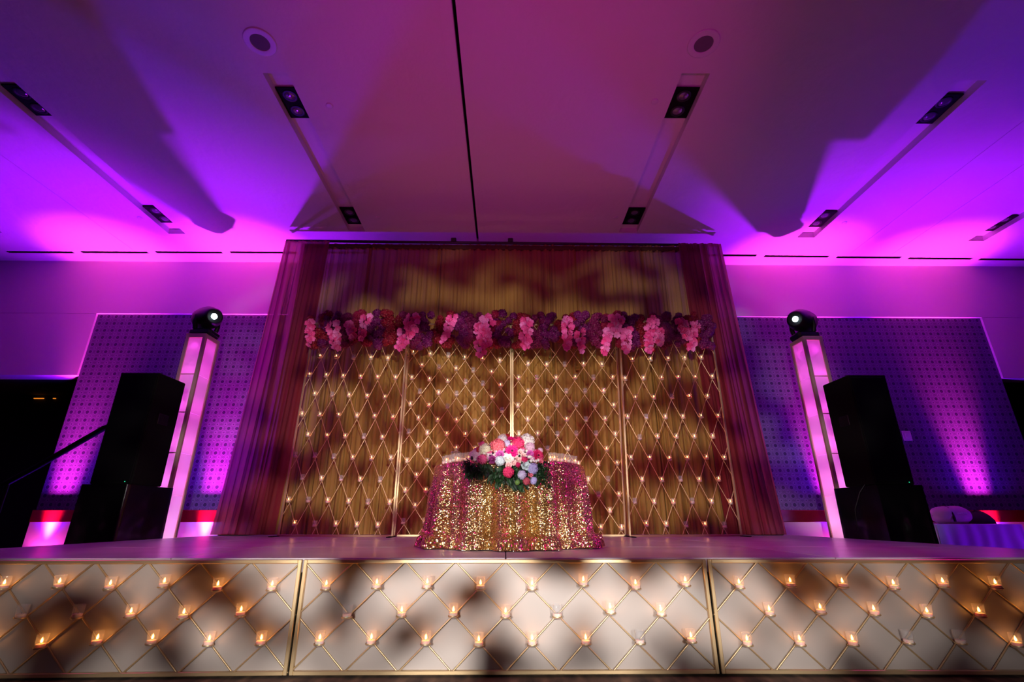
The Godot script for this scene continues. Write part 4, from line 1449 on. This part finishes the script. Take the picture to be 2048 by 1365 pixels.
func side_table() -> void:
	var tb := thing("side_table", "low table under a white pleated cloth beside the right speaker stack", "table", Vector3(6.33, 0, -3.95))
	obj("tabletop", boxmesh(Vector3(0, 0.74, 0), Vector3(1.14, 0.03, 0.68), 0.006), M.cloth_white, tb)
	for sx in [-1, 1]:
		for sz in [-1, 1]:
			obj("leg", boxmesh(Vector3(sx * 0.5, 0.36, sz * 0.28), Vector3(0.04, 0.72, 0.04), 0.004), M.pipe, tb)
	var f := FastNoiseLite.new()
	f.seed = 21
	f.frequency = 1.0
	var b := MB.new()
	b.grid(func(u: float, v: float) -> Vector3:
		var per := u * 4.0
		var k := int(minf(floor(per), 3.0))
		var s := per - k
		var hx := 0.58
		var hz := 0.35
		var p: Vector3 = [Vector3(lerpf(-hx, hx, s), 0, hz), Vector3(hx, 0, lerpf(hz, -hz, s)), Vector3(lerpf(hx, -hx, s), 0, -hz), Vector3(-hx, 0, lerpf(-hz, hz, s))][k]
		var out: Vector3 = [Vector3.BACK, Vector3.RIGHT, Vector3.FORWARD, Vector3.LEFT][k]
		return p * (1.0 + 0.05 * (1.0 - v)) + out * 0.022 * sin(TAU * s * 6.0 + 2.0 * f.get_noise_2d(u * 5.0, v)) * (1.0 - v * 0.7) + Vector3(0, 0.01 + v * 0.755, 0), 220, 10)
	b.box(Vector3(0, 0.762, 0), Vector3(1.16, 0.008, 0.70))
	tag(obj("white_tablecloth", b.mesh(), M.cloth_white, null, Vector3(6.33, 0, -3.95)), "pleated white cloth over the low table beside the right speakers", "tablecloth")
	# duffel bag on it
	var bag := thing("duffel_bag", "pale duffel bag with dark strap lying on the white-clothed side table", "bag", Vector3(6.21, 0.769, -3.86))
	b = MB.new()
	b.grid(func(u: float, v: float) -> Vector3:
		var a := u * TAU
		var x := (v - 0.5) * 0.52
		var e := pow(maxf(0.0, 1.0 - pow(absf(v - 0.5) * 2.0, 3.5)), 0.5)
		var wob := 1.0 + 0.13 * f.get_noise_2d(v * 3.0, a)
		return Vector3(x, maxf(0.0, 0.11 + (0.115 * e * wob + 0.008) * sin(a) * -1.0), (0.13 * e * wob + 0.004) * cos(a)), 24, 20)
	obj("bag_body", b.mesh(), mat(Color(0.72, 0.60, 0.66), 0.7), bag)
	b = MB.new()
	var pts := []
	for i in 13:
		var a := PI * i / 12.0
		pts.append(Vector3(-0.08 + 0.03 * sin(a) - 0.05 * (i / 12.0), 0.03 + 0.2 * sin(a), 0.14 * cos(a)))
	b.tube(pts, 0.016, 6)
	obj("strap", b.mesh(), mat(Color(0.16, 0.03, 0.05), 0.7), bag)
	b = MB.new()
	for i in 7:
		b.box(Vector3(-0.005 + i * 0.02, 0.135 + 0.004 * (i % 2), 0.128), Vector3(0.012, 0.02, 0.012), 0.003)
	obj("white_print", b.mesh(), M.cloth_white, bag)
	var b2 := thing("folded_coat", "dark heap of clothing beside the duffel bag on the side table", "coat", Vector3(6.70, 0.768, -4.02))
	b = MB.new()
	b.grid(func(u: float, v: float) -> Vector3:
		var a := u * TAU
		var r := sin(PI * 0.5 * v)
		return Vector3(0.2 * r * cos(-a) * (1.0 + 0.15 * f.get_noise_2d(a, v * 3.0)), 0.17 * cos(PI * 0.5 * v) * (1.0 + 0.25 * f.get_noise_2d(cos(a) * 4.0, sin(a) * 4.0)), 0.2 * r * sin(-a)), 28, 10)
	obj("heap", b.mesh(), mat(Color(0.10, 0.03, 0.04), 0.8), b2)


func handrail() -> void:
	var h := thing("stair_handrail", "black sloping handrail of the stage steps behind the left speakers", "handrail")
	var z := -3.8
	var p0 := Vector3(-6.95, 1.30, z)
	var p1 := Vector3(-5.35, 2.42, z)
	var a := Vector3(-6.95, 1.28, z)
	var b := MB.new()
	b.tube([a, Vector3(-6.56, 1.53, z), Vector3(-5.80, 2.06, z), Vector3(-5.42, 2.20, z)], 0.04, 10)
	obj("rail", b.mesh(), M.black, h)
	for x in [-6.9, -5.45]:
		b = MB.new()
		b.tube([Vector3(x, 0, z), Vector3(x, 1.3 if x < -6 else 2.18, z)], 0.025, 8)
		obj("post", b.mesh(), M.black, h)
